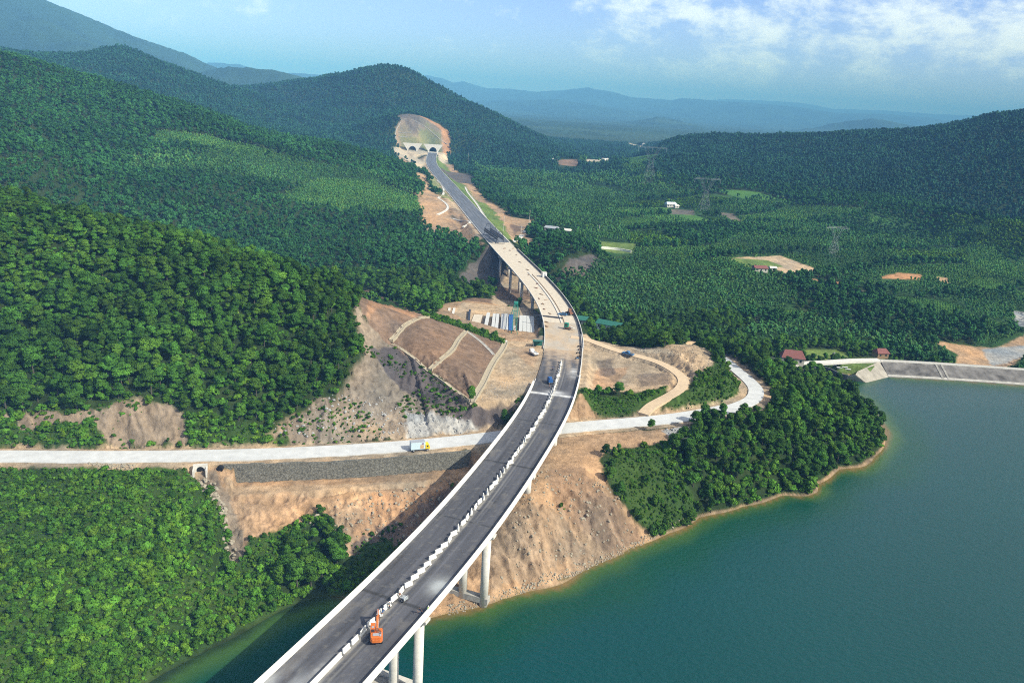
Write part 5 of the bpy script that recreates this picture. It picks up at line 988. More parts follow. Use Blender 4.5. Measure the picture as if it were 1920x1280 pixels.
# the 300 trees that show largest stand as trees of their own
vis = seen(X, Y, z, 6, 0) & (px > 5) & (px < 1915) & (py > 5) & (py < 1275); order = np.argsort(np.where(vis, -sc/D, 1)); ind = order[:300]; rest = np.setdiff1d(np.arange(len(X)), ind)
def zone(px, py, Y, z):
    if px < 900:
        if py < 430+.12*px: return 'broadleaf tree on the skyline crest of the near forested slope', 'trees along the near crest'
        if px > 640: return 'broadleaf tree on the strip of forest beside and above the brown cut slope', 'trees by the cut slope'
        if py > 900: return 'broadleaf tree among the bushes on the orange bank below the stone wall', 'trees on the orange bank'
        if py > 690: return 'broadleaf tree low on the slope just above the roadside rock cutting', 'trees above the roadside cutting'
        if px < 320: return 'broadleaf tree in the forest on the left part of the near slope', 'forest on the left of the near slope'
        return 'broadleaf tree in the forest on the middle of the near slope', 'forest in the middle of the near slope'
    if Y < 345 and py > 690:
        if py > 850: return 'broadleaf tree on the lower lakeside flank of the wooded headland', 'trees on the lower headland'
        return 'broadleaf tree on the upper part of the wooded headland by the road', 'trees on the upper headland'
    return 'broadleaf tree in the wood between the new bridge and the dam', 'valley wood behind the dirt mounds'
for i in ind:
    zn = zone(px[i], py[i], Y[i], z[i]); cm, tm = TREES[int(RNG.integers(len(TREES)))]
    e = bpy.data.objects.new('broadleaf_tree', None); COL.objects.link(e); e.location = (X[i], Y[i], z[i]); e.rotation_euler = (RNG.normal()*.05, RNG.normal()*.05, RNG.random()*6.28); s = sc[i]; e.scale = (s*1.03, s, s*(.85+.35*RNG.random()))
    tag(e, zn[0], 'tree', zn[1])
    for nm, me in (('crown', cm), ('trunk', tm)):
        c = bpy.data.objects.new(nm, me); COL.objects.link(c); c.parent = e
def sv3(s): return np.c_[s*(1+.1*RNG.normal(size=len(s))), s, s*(.85+.35*RNG.random(len(s)))]
scatter('forest', np.c_[X, Y, z][rest], sv3(sc[rest]), C_NEAR, 'dense broadleaf forest on the near slope and headland')
# understorey fills the gaps between the crowns
X, Y, z = grow(3.0, 100, 420, (1,), .5, 3, 5, seed=2); k = clear(X, Y, 8, 6.3); X, Y, z = X[k], Y[k], z[k]
scatter('undergrowth', np.c_[X, Y, z], sv3(.8+.8*RNG.random(len(X))), C_SHRUB, 'leafy undergrowth below the forest trees')
X, Y, z = grow(1.08, 90, 350, (4,), .5, 2, 4, seed=3); k = clear(X, Y, 7.0, 6.0); X, Y, z = X[k], Y[k], z[k]; f = fbm(X/9, Y/9, 3, 55)
sc = (.30+.62*RNG.random(len(X))**2.2)*(1+.8*f)*np.where(X < -40, 1.15, .9); scatter('shrubs', np.c_[X, Y, z-.1], sv3(np.clip(sc, .25, 1.6)), C_SHRUB, 'thick green scrub covering the banks above the lake')
X, Y, z = grow(1.5, 90, 330, (5,), .5, 1, 4, seed=4); k = clear(X, Y, 7.0, 6.0) & (fbm(X/8, Y/8, 4, 56)+.5*(fbm(X/30, Y/30, 2, 59)) > .04); X, Y, z = X[k], Y[k], z[k]
scatter('scrub_tufts', np.c_[X, Y, z], sv3(.4+1.1*RNG.random(len(X))**1.5), C_TUFT, 'scattered low tufts on the bare rocky slopes')
X, Y, z = grow(4.2, 90, 350, (4,), .5, 3, 4, seed=13); k = clear(X, Y, 8, 6.6) & (((X < -35) & (z < 11.2+1.5*fbm(X/12, Y/12, 2, 60)) & (fbm(X/11, Y/11, 3, 61) > -.22)) | (fbm(X/14, Y/14, 3, 61) > .30)); X, Y, z = X[k], Y[k], z[k]
scatter('low_trees', np.c_[X, Y, z-.9], sv3(.22+.30*RNG.random(len(X))**1.5), C_NEAR, 'low broadleaf bushes rising out of the scrub')
# middle distance
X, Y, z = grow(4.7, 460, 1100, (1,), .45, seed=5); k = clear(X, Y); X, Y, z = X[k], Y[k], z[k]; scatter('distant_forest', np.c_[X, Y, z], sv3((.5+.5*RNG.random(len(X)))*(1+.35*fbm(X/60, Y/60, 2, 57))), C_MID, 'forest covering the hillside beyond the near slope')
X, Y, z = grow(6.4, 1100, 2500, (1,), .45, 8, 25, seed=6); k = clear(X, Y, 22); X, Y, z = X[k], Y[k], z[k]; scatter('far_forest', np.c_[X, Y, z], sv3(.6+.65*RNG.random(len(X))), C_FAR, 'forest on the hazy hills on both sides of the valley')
X, Y, z = grow(3.3, 380, 1000, (2,), .28, seed=7); k = clear(X, Y, 18, 7); X, Y, z = X[k], Y[k], z[k]; rw = 1+.28*fbm(X/70, Y/45, 3, 58); scatter('plantation', np.c_[X, Y, z], sv3((.85+.25*RNG.random(len(X)))*rw*.95), C_PLANT, 'even rows of plantation trees filling the valley floor')
X, Y, z = grow(5.2, 1000, 2300, (2,), .3, 8, 20, seed=8); k = clear(X, Y, 18, 7); X, Y, z = X[k], Y[k], z[k]; scatter('far_plantation', np.c_[X, Y, z], sv3((1.35+.25*RNG.random(len(X)))), C_PLANT, 'far plantation blocks at the head of the valley')
X, Y, z = grow(2.8, 380, 1500, (3,), .25, 3, 15, seed=9); k = clear(X, Y, 16, 7); X, Y, z = X[k], Y[k], z[k]; scatter('young_plantation', np.c_[X, Y, z], sv3(.8+.3*RNG.random(len(X))), C_YOUNG, 'light green blocks of young plantation trees')
X, Y, z = grow(2.4, 400, 1000, (4,), .5, 3, 10, seed=12); k = clear(X, Y, 12, 7); X, Y, z = X[k], Y[k], z[k]; scatter('valley_scrub', np.c_[X, Y, z], sv3(.6+.9*RNG.random(len(X))**2), C_FARB, 'mixed scrub between the plantation blocks')
X, Y, z = grow(1.9, 380, 800, (6,), .2, 2, 10, seed=10); scatter('crops', np.c_[X, Y, z-.3], sv3(.5+.2*RNG.random(len(X))), C_YOUNG, 'bright green crops in the small valley fields')
# ------------------------------------------------------------------ machines and vehicles (each faces +Y)
def wheel(x, y, r, w, parent, rim=M_GREY):
    t = MB().cyl((x-w/2, y, r), (x+w/2, y, r), r, n=18).build('wheel', M_RUB, parent, bevel=r*.08); MB().cyl((x-w/2-.01, y, r), (x+w/2+.01, y, r), r*.5, n=12).build('rim', rim, t); return t
def excavator(loc, rz):
    e = empty('wheeled_excavator', loc, rz, 'orange wheeled excavator with raised boom working beside the median of the viaduct', 'excavator')
    MB().box(-1.15, 1.15, -2.1, 2.1, .55, .95).box(-.7, .7, -.7, .7, .95, 1.12).build('chassis', M_RUST, e, bevel=.03)
    for x in (-1.05, 1.05):
        for y in (-1.45, 1.45): wheel(x, y, .52, .45, e)
    b = MB().prism([(-1.28, -2.35), (-1.05, -2.62), (1.05, -2.62), (1.28, -2.35), (1.28, .9), (1.1, 1.25), (-1.28, 1.25)], 1.12, 1.62, 2); b.build('upper_body', M_ORANGE, e, bevel=.05)
    h = MB().prism([(-1.2, -2.3), (-1.0, -2.55), (1.0, -2.55), (1.2, -2.3), (1.2, -.9), (-1.2, -.9)], 1.62, 2.2, 2).build('engine_hood', M_ORANGE, e, bevel=.07); MB().box(-.75, .55, -2.0, -1.2, 2.21, 2.26).build('vent_panel', M_GREY, h)
    MB().box(.45, 1.22, -.88, .75, 1.62, 1.9).box(.65, 1.1, -.5, .1, 1.9, 2.02).build('tank_box', M_ORANGE, e, bevel=.03)
    MB().box(.2, .9, -.75, -.2, 1.9, 2.12).box(-.2, .35, .2, .9, 1.62, 1.95).build('hose_block', M_RUST, e); MB().box(.62, 1.0, -2.2, -1.0, 2.205, 2.3).build('engine_cover', M_GREY, h); MB().prism([(-1.1, -2.66), (1.1, -2.66), (.8, -2.9), (-.8, -2.9)], 1.15, 1.9, 2).build('counterweight', M_ORANGE, e, bevel=.05); MB().bar((1.2, .7, 1.9), (1.2, .7, 2.6), .03).bar((1.2, -.8, 1.9), (1.2, -.8, 2.6), .03).bar((1.2, -.8, 2.6), (1.2, .7, 2.6), .03).build('handrail', M_RUST, e); MB().cyl((.85, -1.5, 2.2), (.85, -1.5, 2.75), .07, n=8).build('exhaust', M_RUST, e)
    c = MB().box(-1.25, -.3, -.85, 1.15, 1.62, 2.15).box(-1.25, -.3, -.85, 1.15, 2.93, 3.05).build('cab', M_ORANGE, e, bevel=.03)
    cp = MB()
    for x in (-1.22, -.36):
        for y in (-.82, .3, 1.08): cp.box(x-.03, x+.06, y-.03, y+.06, 2.15, 2.93)
    cp.build('cab_pillars', M_ORANGE, c); MB().box(-1.2, -.36, -.78, 1.08, 2.15, 2.92).build('cab_glass', M_GLASS, c); MB().box(-1.0, -.55, -.55, .0, 3.052, 3.09).build('roof_hatch', M_GREY, c)
    def arm(pts, w, name, parent, m=M_ORANGE):
        return MB().prism(pts, -w/2+.12, w/2+.12, 0).build(name, m, parent, bevel=.03)
    bo = arm([(.6, 1.5), (.95, 1.35), (2.4, 3.0), (4.4, 3.35), (4.5, 3.6), (4.3, 3.75), (2.2, 3.65)], .42, 'boom', e)
    arm([(4.15, 3.85), (4.5, 3.9), (5.9, 1.75), (5.95, 1.35), (5.7, 1.3), (4.2, 3.2)], .3, 'stick', e)
    MB().prism([(5.4, 1.45), (5.95, 1.4), (6.2, .75), (5.75, .25), (5.2, .45), (5.25, .75)], -.3, .55, 0).build('bucket', M_RUST, e, bevel=.03)
    MB().cyl((-.05, 1.1, 1.7), (-.05, 2.5, 2.9), .07).cyl((.3, 1.1, 1.7), (.3, 2.5, 2.9), .07).cyl((.12, 2.6, 3.85), (.12, 4.2, 4.05), .07).build('hydraulic_rams', M_STEEL, e)
    MB().box(-1.1, 1.1, 2.1, 2.3, .15, .75).build('dozer_blade', M_ORANGE, e)
    MB().box(-1.62, -1.3, .9, 1.0, 2.3, 2.6).build('mirror', M_DGREY, e)
    return e
def on_deck(px, py, z=DZ): return tuple(P(px, py, z))
x, y, _ = P(706, 1196, DZ); excavator((x, y, DZ-.01), .16).scale = (.88,)*3
def truck(name, loc, rz, cabm, boxm, label, L=5.4, W_=2.0, H_=2.3, kind='box', cabL=1.4, roofm=None):
    e = empty(name, loc, rz, label, 'truck'); z0 = .75
    MB().box(-W_*.4, W_*.4, -L/2, L/2-.3, .5, z0).build('chassis', M_DGREY, e)
    for x in (-W_/2+.16, W_/2-.16):
        for y in (-L/2+.9, L/2-.85): wheel(x, y, .42, .28, e)
    c = MB().prism([(L/2-cabL, .55), (L/2, .55), (L/2, 1.25), (L/2-.28, 2.1), (L/2-cabL, 2.15)], -W_/2+.06, W_/2-.06, 0).build('cab', cabm, e, bevel=.06)
    MB().prism([(L/2+.012, 1.27), (L/2-.25, 2.0), (L/2-.3, 1.98), (L/2-.06, 1.25)], -W_/2+.2, W_/2-.2, 0).build('windscreen', M_GLASS, c); MB().box(-W_/2+.045, W_/2-.045, L/2-cabL+.35, L/2-.5, 1.3, 1.9).build('side_window', M_GLASS, c)
    y1 = L/2-cabL-.08
    if kind == 'box':
        MB().box(-W_/2, W_/2, -L/2, y1, z0, z0+H_).build('cargo_box', boxm, e, bevel=.03)
        MB().box(-W_/2+.02, W_/2-.02, -L/2+.02, y1-.02, z0+H_+.001, z0+H_+.04).build('box_roof', roofm or M_GREY, e)
    elif kind == 'flat':
        MB().box(-W_/2, W_/2, -L/2, y1, z0, z0+.12).box(-W_/2, -W_/2+.06, -L/2, y1, z0+.12, z0+.6).box(W_/2-.06, W_/2, -L/2, y1, z0+.12, z0+.6).box(-W_/2+.06, W_/2-.06, -L/2, -L/2+.06, z0+.12, z0+.6).box(-W_/2+.06, W_/2-.06, y1-.06, y1, z0+.12, z0+.9).build('cargo_bed', boxm, e)
    else:
        MB().prism([(-W_/2, z0), (W_/2, z0), (W_/2, z0+H_*.6), (W_*.3, z0+H_), (-W_*.3, z0+H_), (-W_/2, z0+H_*.6)], -L/2, y1, 1).build('canopy', boxm, e, bevel=.05)
    return e
def road_at(px, py, off=0):
    p = P(px, py, 15.2); d, bi, _ = seg_dist(0, 0, ROAD, np.array([p[0]]), np.array([p[1]])); i = int(bi[0]); t = ROAD[min(i+2, 259)]-ROAD[i]; return p, -math.atan2(t[0], t[1]), float(np.interp(bi[0], np.arange(260), ROAD[:, 2]))+.10
p, hd, z = road_at(787, 843); t = truck('box_truck', (p[0], p[1], z), hd, M_YEL, M_LBLUE, 'small box truck with yellow cab and pale blue and white box on the reservoir road', 5.9, 2.1, 2.3)
MB().box(1.052, 1.065, -.1, 1.0, 1.0, 2.2).build('side_panel', mat('side_print', (.62, .42, .22), .5), t); MB().box(1.052, 1.065, .35, 1.0, 2.35, 2.8).build('side_panel', mat('purple_print', (.25, .16, .30), .5), t)
def pickup(loc, rz, m, label, name='pickup_truck'):
    e = empty(name, loc, rz, label, 'pickup'); b = MB().prism([(-2.5, .45), (2.45, .45), (2.5, .85), (2.3, 1.05), (1.3, 1.12), (-2.5, 1.15)], -.92, .92, 0).build('body', m, e, bevel=.06)
    MB().prism([(-.75, 1.13), (1.25, 1.11), (.55, 1.72), (-.5, 1.76)], -.78, .78, 0).build('cabin', m, e, bevel=.06); MB().prism([(-.62, 1.2), (1.05, 1.18), (.48, 1.64), (-.42, 1.66)], -.795, .795, 0).build('windows', M_GLASS, e)
    MB().box(-.75, .75, -2.4, -.85, 1.152, 1.16).build('cargo_bed', M_DGREY, e); MB().prism([(1.27, 1.14), (.6, 1.72), (.57, 1.70), (1.2, 1.12)], -.68, .68, 0).build('windscreen', M_GLASS, e)
    for x in (-.82, .82):
        for y in (-1.55, 1.6): wheel(x, y, .38, .24, e)
    for x in (-.7, .7): MB().box(x-.14, x+.14, 2.45, 2.51, .75, .92).build('headlight', M_WPAINT, e)
    return e
def onground(px, py): p = hit(px, py); return (p[0], p[1], float(hat(p[0], p[1])))
q = onground(1177, 667); d, bi, _ = seg_dist(0, 0, TRACK, np.array([q[0]]), np.array([q[1]])); i = int(bi[0]); tt_ = TRACK[i+2]-TRACK[i]
pickup((q[0], q[1], q[2]+.30), -math.atan2(-tt_[0], -tt_[1]), M_BLUE, 'blue pickup driving on the dirt track right of the viaduct end')
truck('flatbed_truck', (*onground(1000, 665)[:2], 21.65), .55, M_WPAINT, M_WPAINT, 'white flatbed truck parked on the earth platform left of the roadway', 4.6, 1.9, 1, 'flat')
truck('covered_truck', on_deck(1031, 718, DZ), .15, M_TARP, M_TARP, 'small blue covered truck standing beside the median blocks', 3.4, 1.6, 1.5, 'canopy', 1.0)
# green canopy shed, site stand
q = P(1008, 650, 21.6); e = empty('site_canopy', (q[0], q[1], 21.6), .05, 'green sheet canopy shelter on posts beside the roadway start', 'shelter'); MB().prism([(-2.0, 2.9), (2.0, 2.35), (2.0, 2.43), (-2.0, 3.0)], -2.2, 2.2, 0).build('roof', M_TEAL, e)
for a in (-2, 2):
    for b in (-1.8, 1.8): MB().box(a-.06, a+.06, b-.06, b+.06, 0, 2.4).build('post', M_STEEL, e)
MB().box(-1.9, 1.9, 1.6, 1.7, 0, 2.3).build('back_wall', M_TEAL, e)
# green drilling machine, loader, dark car on the raw deck
q = P(1064, 617, DZ); e = empty('wheel_crane', (q[0], q[1], DZ-.02), 1.2, 'green machine with tall cab and low pale arm on the sandy roadway', 'machine'); MB().box(-.9, .9, -1.6, 1.6, .5, .95).build('chassis', M_RUST, e)
MB().box(-.8, .8, -.3, 1.5, .95, 2.9).build('cab', M_GREEN, e, bevel=.08); MB().box(-.82, .82, .1, 1.1, 1.8, 2.5).build('window', M_GLASS, e); MB().prism([(-1.2, 1.0), (-3.4, .7), (-3.4, .95), (-1.2, 1.6)], -.25, .25, 0).build('arm', M_CONC, e)
for x in (-.85, .85):
    for y in (-1.1, 1.1): wheel(x, y, .48, .35, e)
q = P(1068, 590, DZ); e = empty('wheel_loader', (q[0], q[1], DZ), .35, 'rusty red wheel loader at the right edge of the raw bridge deck', 'loader'); MB().box(-.8, .8, -2.2, 1.2, .8, 1.7).build('body', M_RUST, e, bevel=.06); MB().box(-.65, .65, -.4, 1.0, 1.7, 3.0).build('cab', M_RUST, e, bevel=.05); MB().box(-.67, .67, -.2, .8, 1.95, 2.7).build('cab_glass', M_GLASS, e); MB().prism([(1.2, 1.0), (2.4, .35), (2.4, .6), (1.2, 1.4)], -.5, .5, 0).build('lift_arm', M_RUST, e); MB().prism([(2.3, .1), (3.1, .15), (2.6, .9), (2.3, .9)], -1.2, 1.2, 0).build('bucket', M_RUST, e)
for x in (-1, 1):
    for y in (-1.4, .9): wheel(x, y, .7, .5, e)
def car(loc, rz, m, label):
    e = empty('car', loc, rz, label, 'car'); MB().prism([(-2.1, .4), (2.1, .4), (2.15, .75), (1.2, .95), (-2.0, 1.0)], -.85, .85, 0).build('body', m, e, bevel=.07); MB().prism([(-1.7, .97), (1.15, .94), (.4, 1.48), (-1.1, 1.5)], -.72, .72, 0).build('cabin', M_GLASS, e, bevel=.05); MB().prism([(-1.1, 1.49), (.38, 1.47), (.36, 1.51), (-1.08, 1.53)], -.6, .6, 0).build('roof', m, e)
    for x in (-.78, .78):
        for y in (-1.3, 1.35): wheel(x, y, .33, .2, e)
    return e
car(on_deck(1055, 591), 1.3, M_BLUE, 'dark blue car parked beside the red loader at the bridge start')
q = P(1020, 519, DZ); e = empty('site_cabin', (q[0], q[1], DZ), .25, 'white box cabin standing at the right parapet of the unfinished bridge', 'cabin'); MB().box(-1.3, 1.3, -1.4, 1.4, .1, 2.8).build('cabin_body', M_WPAINT, e, bevel=.04); MB().box(-1.35, 1.35, -1.45, 1.45, 2.8, 2.9).build('roof', M_WALLP, e); MB().box(-.4, .4, -1.44, -1.4, .1, 2.0).build('door', M_GREY, e)
# launching gantry of dark steel trusses at the far abutment
q = at(S_B1+14, -1.5); e = empty('launching_gantry', (q[0], q[1], DZ+.03), q[2]+.1, 'dark steel launching gantry standing at the far end of the unfinished bridge', 'gantry'); mb = MB()
for x in (-2.2, 2.2):
    for z in (3.0, 5.0): mb.bar((x, -14, z), (x, 24, z), .34)
    for k in range(19): mb.bar((x, -14+k*2, 3.0), (x, -13+k*2, 5.0), .2); mb.bar((x, -13+k*2, 5.0), (x, -12+k*2, 3.0), .2)
for k in range(10): mb.bar((-2.2, -14+k*4, 5.0), (2.2, -14+k*4, 5.0), .2)
mb.build('truss_girder', M_DARKST, e); l = MB()
for y in (-12, 6, 22):
    for s in (-1, 1): l.bar((s*2.2, y, 3), (s*3.4, y, .05), .22); l.bar((s*2.2, y, 5), (s*1.2, y, 8.5), .18)
    l.bar((-1.2, y, 8.5), (1.2, y, 8.5), .2); l.bar((-3.4, y, .3), (3.4, y, .3), .18)
l.build('support_frame', M_DARKST, e)
# ------------------------------------------------------------------ casting yard
ZY = 15.5
M_BEAM = mat('beam_concrete', (.58, .58, .56), .85, var=.12, scale=1)
def girder(pt, pb, label, m=M_BEAM, w=.85, z=ZY+.3, h=1.75):
    a = P(*pt, z+h); b = P(*pb, z+h); d = b-a; L = float(np.hypot(d[0], d[1])); hd = math.atan2(-d[0], d[1]); mid = (a+b)/2
    o = MB().prism([(-w, h), (w, h), (w, h-.2), (.25, h-.45), (.25, .45), (.45, .2), (.45, 0), (-.45, 0), (-.45, .2), (-.25, .45), (-.25, h-.45), (-w, h-.2)], -L/2, L/2, 1).build('precast_girder', m); o.location = (mid[0], mid[1], z); o.rotation_euler = (0, 0, hd); tag(o, label, 'girder', 'precast girders in the casting yard'); return o
gl = [((916, 586), (909, 620), 'leftmost white girder of the yard, standing alone'), ((927.5, 588), (923.5, 622), 'white girder with steel frame left of the pair'), ((933, 588), (930, 622), 'blue white girder right of the framed one'), ((943.5, 588), (941.5, 623), 'left one of the two white girders left of the green crane'), ((949.5, 588), (949, 624), 'right one of the two white girders left of the green crane'),
      ((977.5, 591), (976, 627), 'first white girder right of the green crane'), ((984, 591), (984, 627), 'second white girder right of the green crane'), ((990.8, 592), (991.5, 628), 'third white girder right of the green crane'), ((997.6, 592.5), (999, 628), 'last white girder beside the dark opening under the roadway')]
for a, b, lb in gl: girder(a, b, lb)
tag(girder((958, 589), (958, 624), 'x', M_TARP, 1.1, h=1.0), 'low blue steel mould between the white girders and the crane')
for a, b, lb in (((843, 577), (839, 596), 'left short pale beam at the far left of the yard'), ((852, 577), (846, 600), 'right short pale beam at the far left of the yard')): o = girder(a, b, lb, M_CONC, .6, h=1.0)
o = girder((881, 580), (878, 611), 'dark steel rail beam left of the pale casting bed', M_DARKST, .5, h=.8)
o = mesh_obj('casting_bed', [tuple(P(x, y, ZY+.35)) for x, y in ((889, 589), (905, 590), (897, 617), (880, 613))]+[tuple(P(x, y, ZY+.35)-np.array([0, 0, .5])) for x, y in ((889, 589), (905, 590), (897, 617), (880, 613))], [(3, 2, 1, 0), (4, 5, 6, 7), (0, 1, 5, 4), (1, 2, 6, 5), (2, 3, 7, 6), (3, 0, 4, 7)], DECKC); tag(o, 'empty pale concrete casting bed left of the white girders', 'slab')
# rail of the gantry crane across the back of the yard
a = P(868, 577, ZY+.4); b = P(1052, 597, 21.6); 
# green portal crane with lattice beam, seen end on
ga = P(968, 565, ZY+8.5); gb = P(965, 612, ZY+8.5); d = gb-ga; L = float(np.hypot(d[0], d[1])); hd = math.atan2(-d[0], d[1]); mid = (ga+gb)/2; e = empty('portal_crane', (mid[0], mid[1], ZY), hd, 'green lattice portal crane straddling the casting yard', 'crane'); mb = MB(); t_ = .16
for x in (-.9, .9):
    for z in (6.9, 8.5): mb.bar((x, -L/2, z), (x, L/2, z), t_)
    n = int(L/1.6)
    for k in range(n): y0 = -L/2+k*L/n; mb.bar((x, y0, 6.9), (x, y0+L/n/2, 8.5), .09); mb.bar((x, y0+L/n/2, 8.5), (x, y0+L/n, 6.9), .09)
for k in range(int(L/1.6)+1): y0 = -L/2+k*1.6; mb.bar((-.9, y0, 8.5), (.9, y0, 8.5), .1)
mb.box(-.8, .8, -L/2+3, -L/2+6, 8.5, 9.3); mb.build('lattice_beam', M_GREEN, e)
lg = MB()
for y in (-L/2+1, L/2-1):
    for s in (-1, 1): lg.bar((s*.9, y, 6.9), (s*2.6, y, .4), .18)
    lg.bar((-2.6, y, .4), (2.6, y, .4), .2); lg.bar((-1.7, y, 3.8), (1.7, y, 3.8), .12)
lg.build('support_leg', M_GREEN, e); MB().box(-.6, .6, L/2-7, L/2-5, 5.2, 6.8).build('hoist', M_CONC, e)
# temporary steel beam across the deck
a = P(1000, 590, DZ+.2); b = P(1055, 596, DZ+.5); mb = MB().bar(tuple(a), tuple(b), .35); tag(mb.build('steel_beam', M_DARKST), 'dark steel beam lying across the start of the unfinished bridge', 'beam')
# small steel frame at the top of the channel, posts
p = onground(944, 640); e = empty('steel_gate', p, 0, 'small rusty steel frame at the head of the drainage channel', 'frame'); MB().box(-.9, -.75, -.1, .1, 0, 2.6).box(.75, .9, -.1, .1, 0, 2.6).box(-.9, .9, -.1, .1, 2.6, 2.8).build('gate_bars', M_RUST, e); MB().box(-1.6, 1.6, -1, 1, 0, .35).build('plinth', M_CONC, e)
# timber and rebar lying about on the raw deck
rr = random.Random(3); clutter = [(1010, 560), (1016, 570), (1024, 562), (1020, 580), (1014, 552), (1030, 588), (1004, 540), (975, 492), (988, 506), (955, 470), (968, 478), (962, 466), (945, 466), (1024, 604), (1023, 612), (1006, 532), (990, 515)]
for i, (px, py) in enumerate(clutter):
    q = P(px, py, DZ); mb = MB()
    for k in range(rr.randint(2, 4)):
        L = rr.uniform(1.2, 3.2); mb.box(-.12+k*.3, .1+k*.3, -L/2, L/2, .02, .12+rr.uniform(0, .25))
    o = mb.build('timber_stack', M_TIMB if i % 3 else M_RUST); o.location = (q[0], q[1], DZ); o.rotation_euler = (0, 0, rr.uniform(-.9, .9)); tag(o, 'small pile of formwork timber and scrap lying on the unfinished bridge deck', 'timber', 'timber piles on the raw deck')
# ------------------------------------------------------------------ motorbikes
def motorbike(loc, rz, m, label, group='motorbikes along the right parapet'):
    e = empty('motorbike', loc, rz, label, 'motorbike', group)
    for y in (-.62, .62): w = MB().cyl((-.06, y, .3), (.06, y, .3), .3, n=14).build('wheel', M_RUB, e)
    MB().prism([(-.75, .55), (-.35, .35), (.3, .35), (.5, .75), (.35, .8), (.1, .6), (-.2, .62), (-.75, .75)], -.12, .12, 0).build('body', m, e, bevel=.03); MB().prism([(-.75, .76), (.0, .7), (.0, .78), (-.7, .86)], -.13, .13, 0).build('seat', M_RUB, e); MB().cyl((-.32, .42, 1.0), (.32, .42, 1.0), .025, n=6).cyl((0, .6, .35), (0, .42, 1.0), .035, n=6).build('handlebar', M_STEEL, e); return e
mbk = None
for i, (px, py, mm, lb) in enumerate(((1086, 651, M_RUB, 'farthest dark motorbike parked by the right roadway wall'), (1087, 657, M_RUST, 'red brown motorbike parked second from the far end by the wall'), (1084, 663, M_DARKST, 'dark motorbike in the middle of the parked row by the wall'), (1085, 670, M_RUB, 'black motorbike nearest but one in the parked row by the wall'), (1082, 673, M_BLUE, 'nearest blue motorbike of the parked row by the wall'))):
    motorbike(on_deck(px, py), 1.2+.2*i, mm, lb)
# ------------------------------------------------------------------ people
M_SKIN = mat('skin', (.42, .25, .17), .6); M_HAT = mat('white_helmet', (.85, .85, .83), .4); M_DENIM = mat('dark_work_trousers', (.03, .035, .06), .85); M_SHIRTG = mat('grey_work_shirt', (.22, .25, .27), .85); M_SHIRTB = mat('blue_work_shirt', (.05, .10, .22), .85); M_VEST = mat('lime_vest', (.38, .62, .22), .8); M_SHIRTD = mat('dark_jacket', (.03, .03, .04), .85)
def skin_body(J, E, parent, m, name, sub=1):
    me = bpy.data.meshes.new(name); ks = list(J); me.from_pydata([J[k][0] for k in ks], [(ks.index(a), ks.index(b)) for a, b in E], []); me.materials.append(m); o = bpy.data.objects.new(name, me); COL.objects.link(o); o.parent = parent
    bm = bmesh.new(); bm.from_mesh(me); L = bm.verts.layers.skin.verify()
    for v, k in zip(bm.verts, ks): v[L].radius = J[k][1] if isinstance(J[k][1], tuple) else (J[k][1],)*2; v[L].use_root = (k == ks[0])
    bm.to_mesh(me); bm.free(); o.modifiers.new('skin', 'SKIN').use_smooth_shade = True; s = o.modifiers.new('sub', 'SUBSURF'); s.levels = sub; s.render_levels = sub; return o
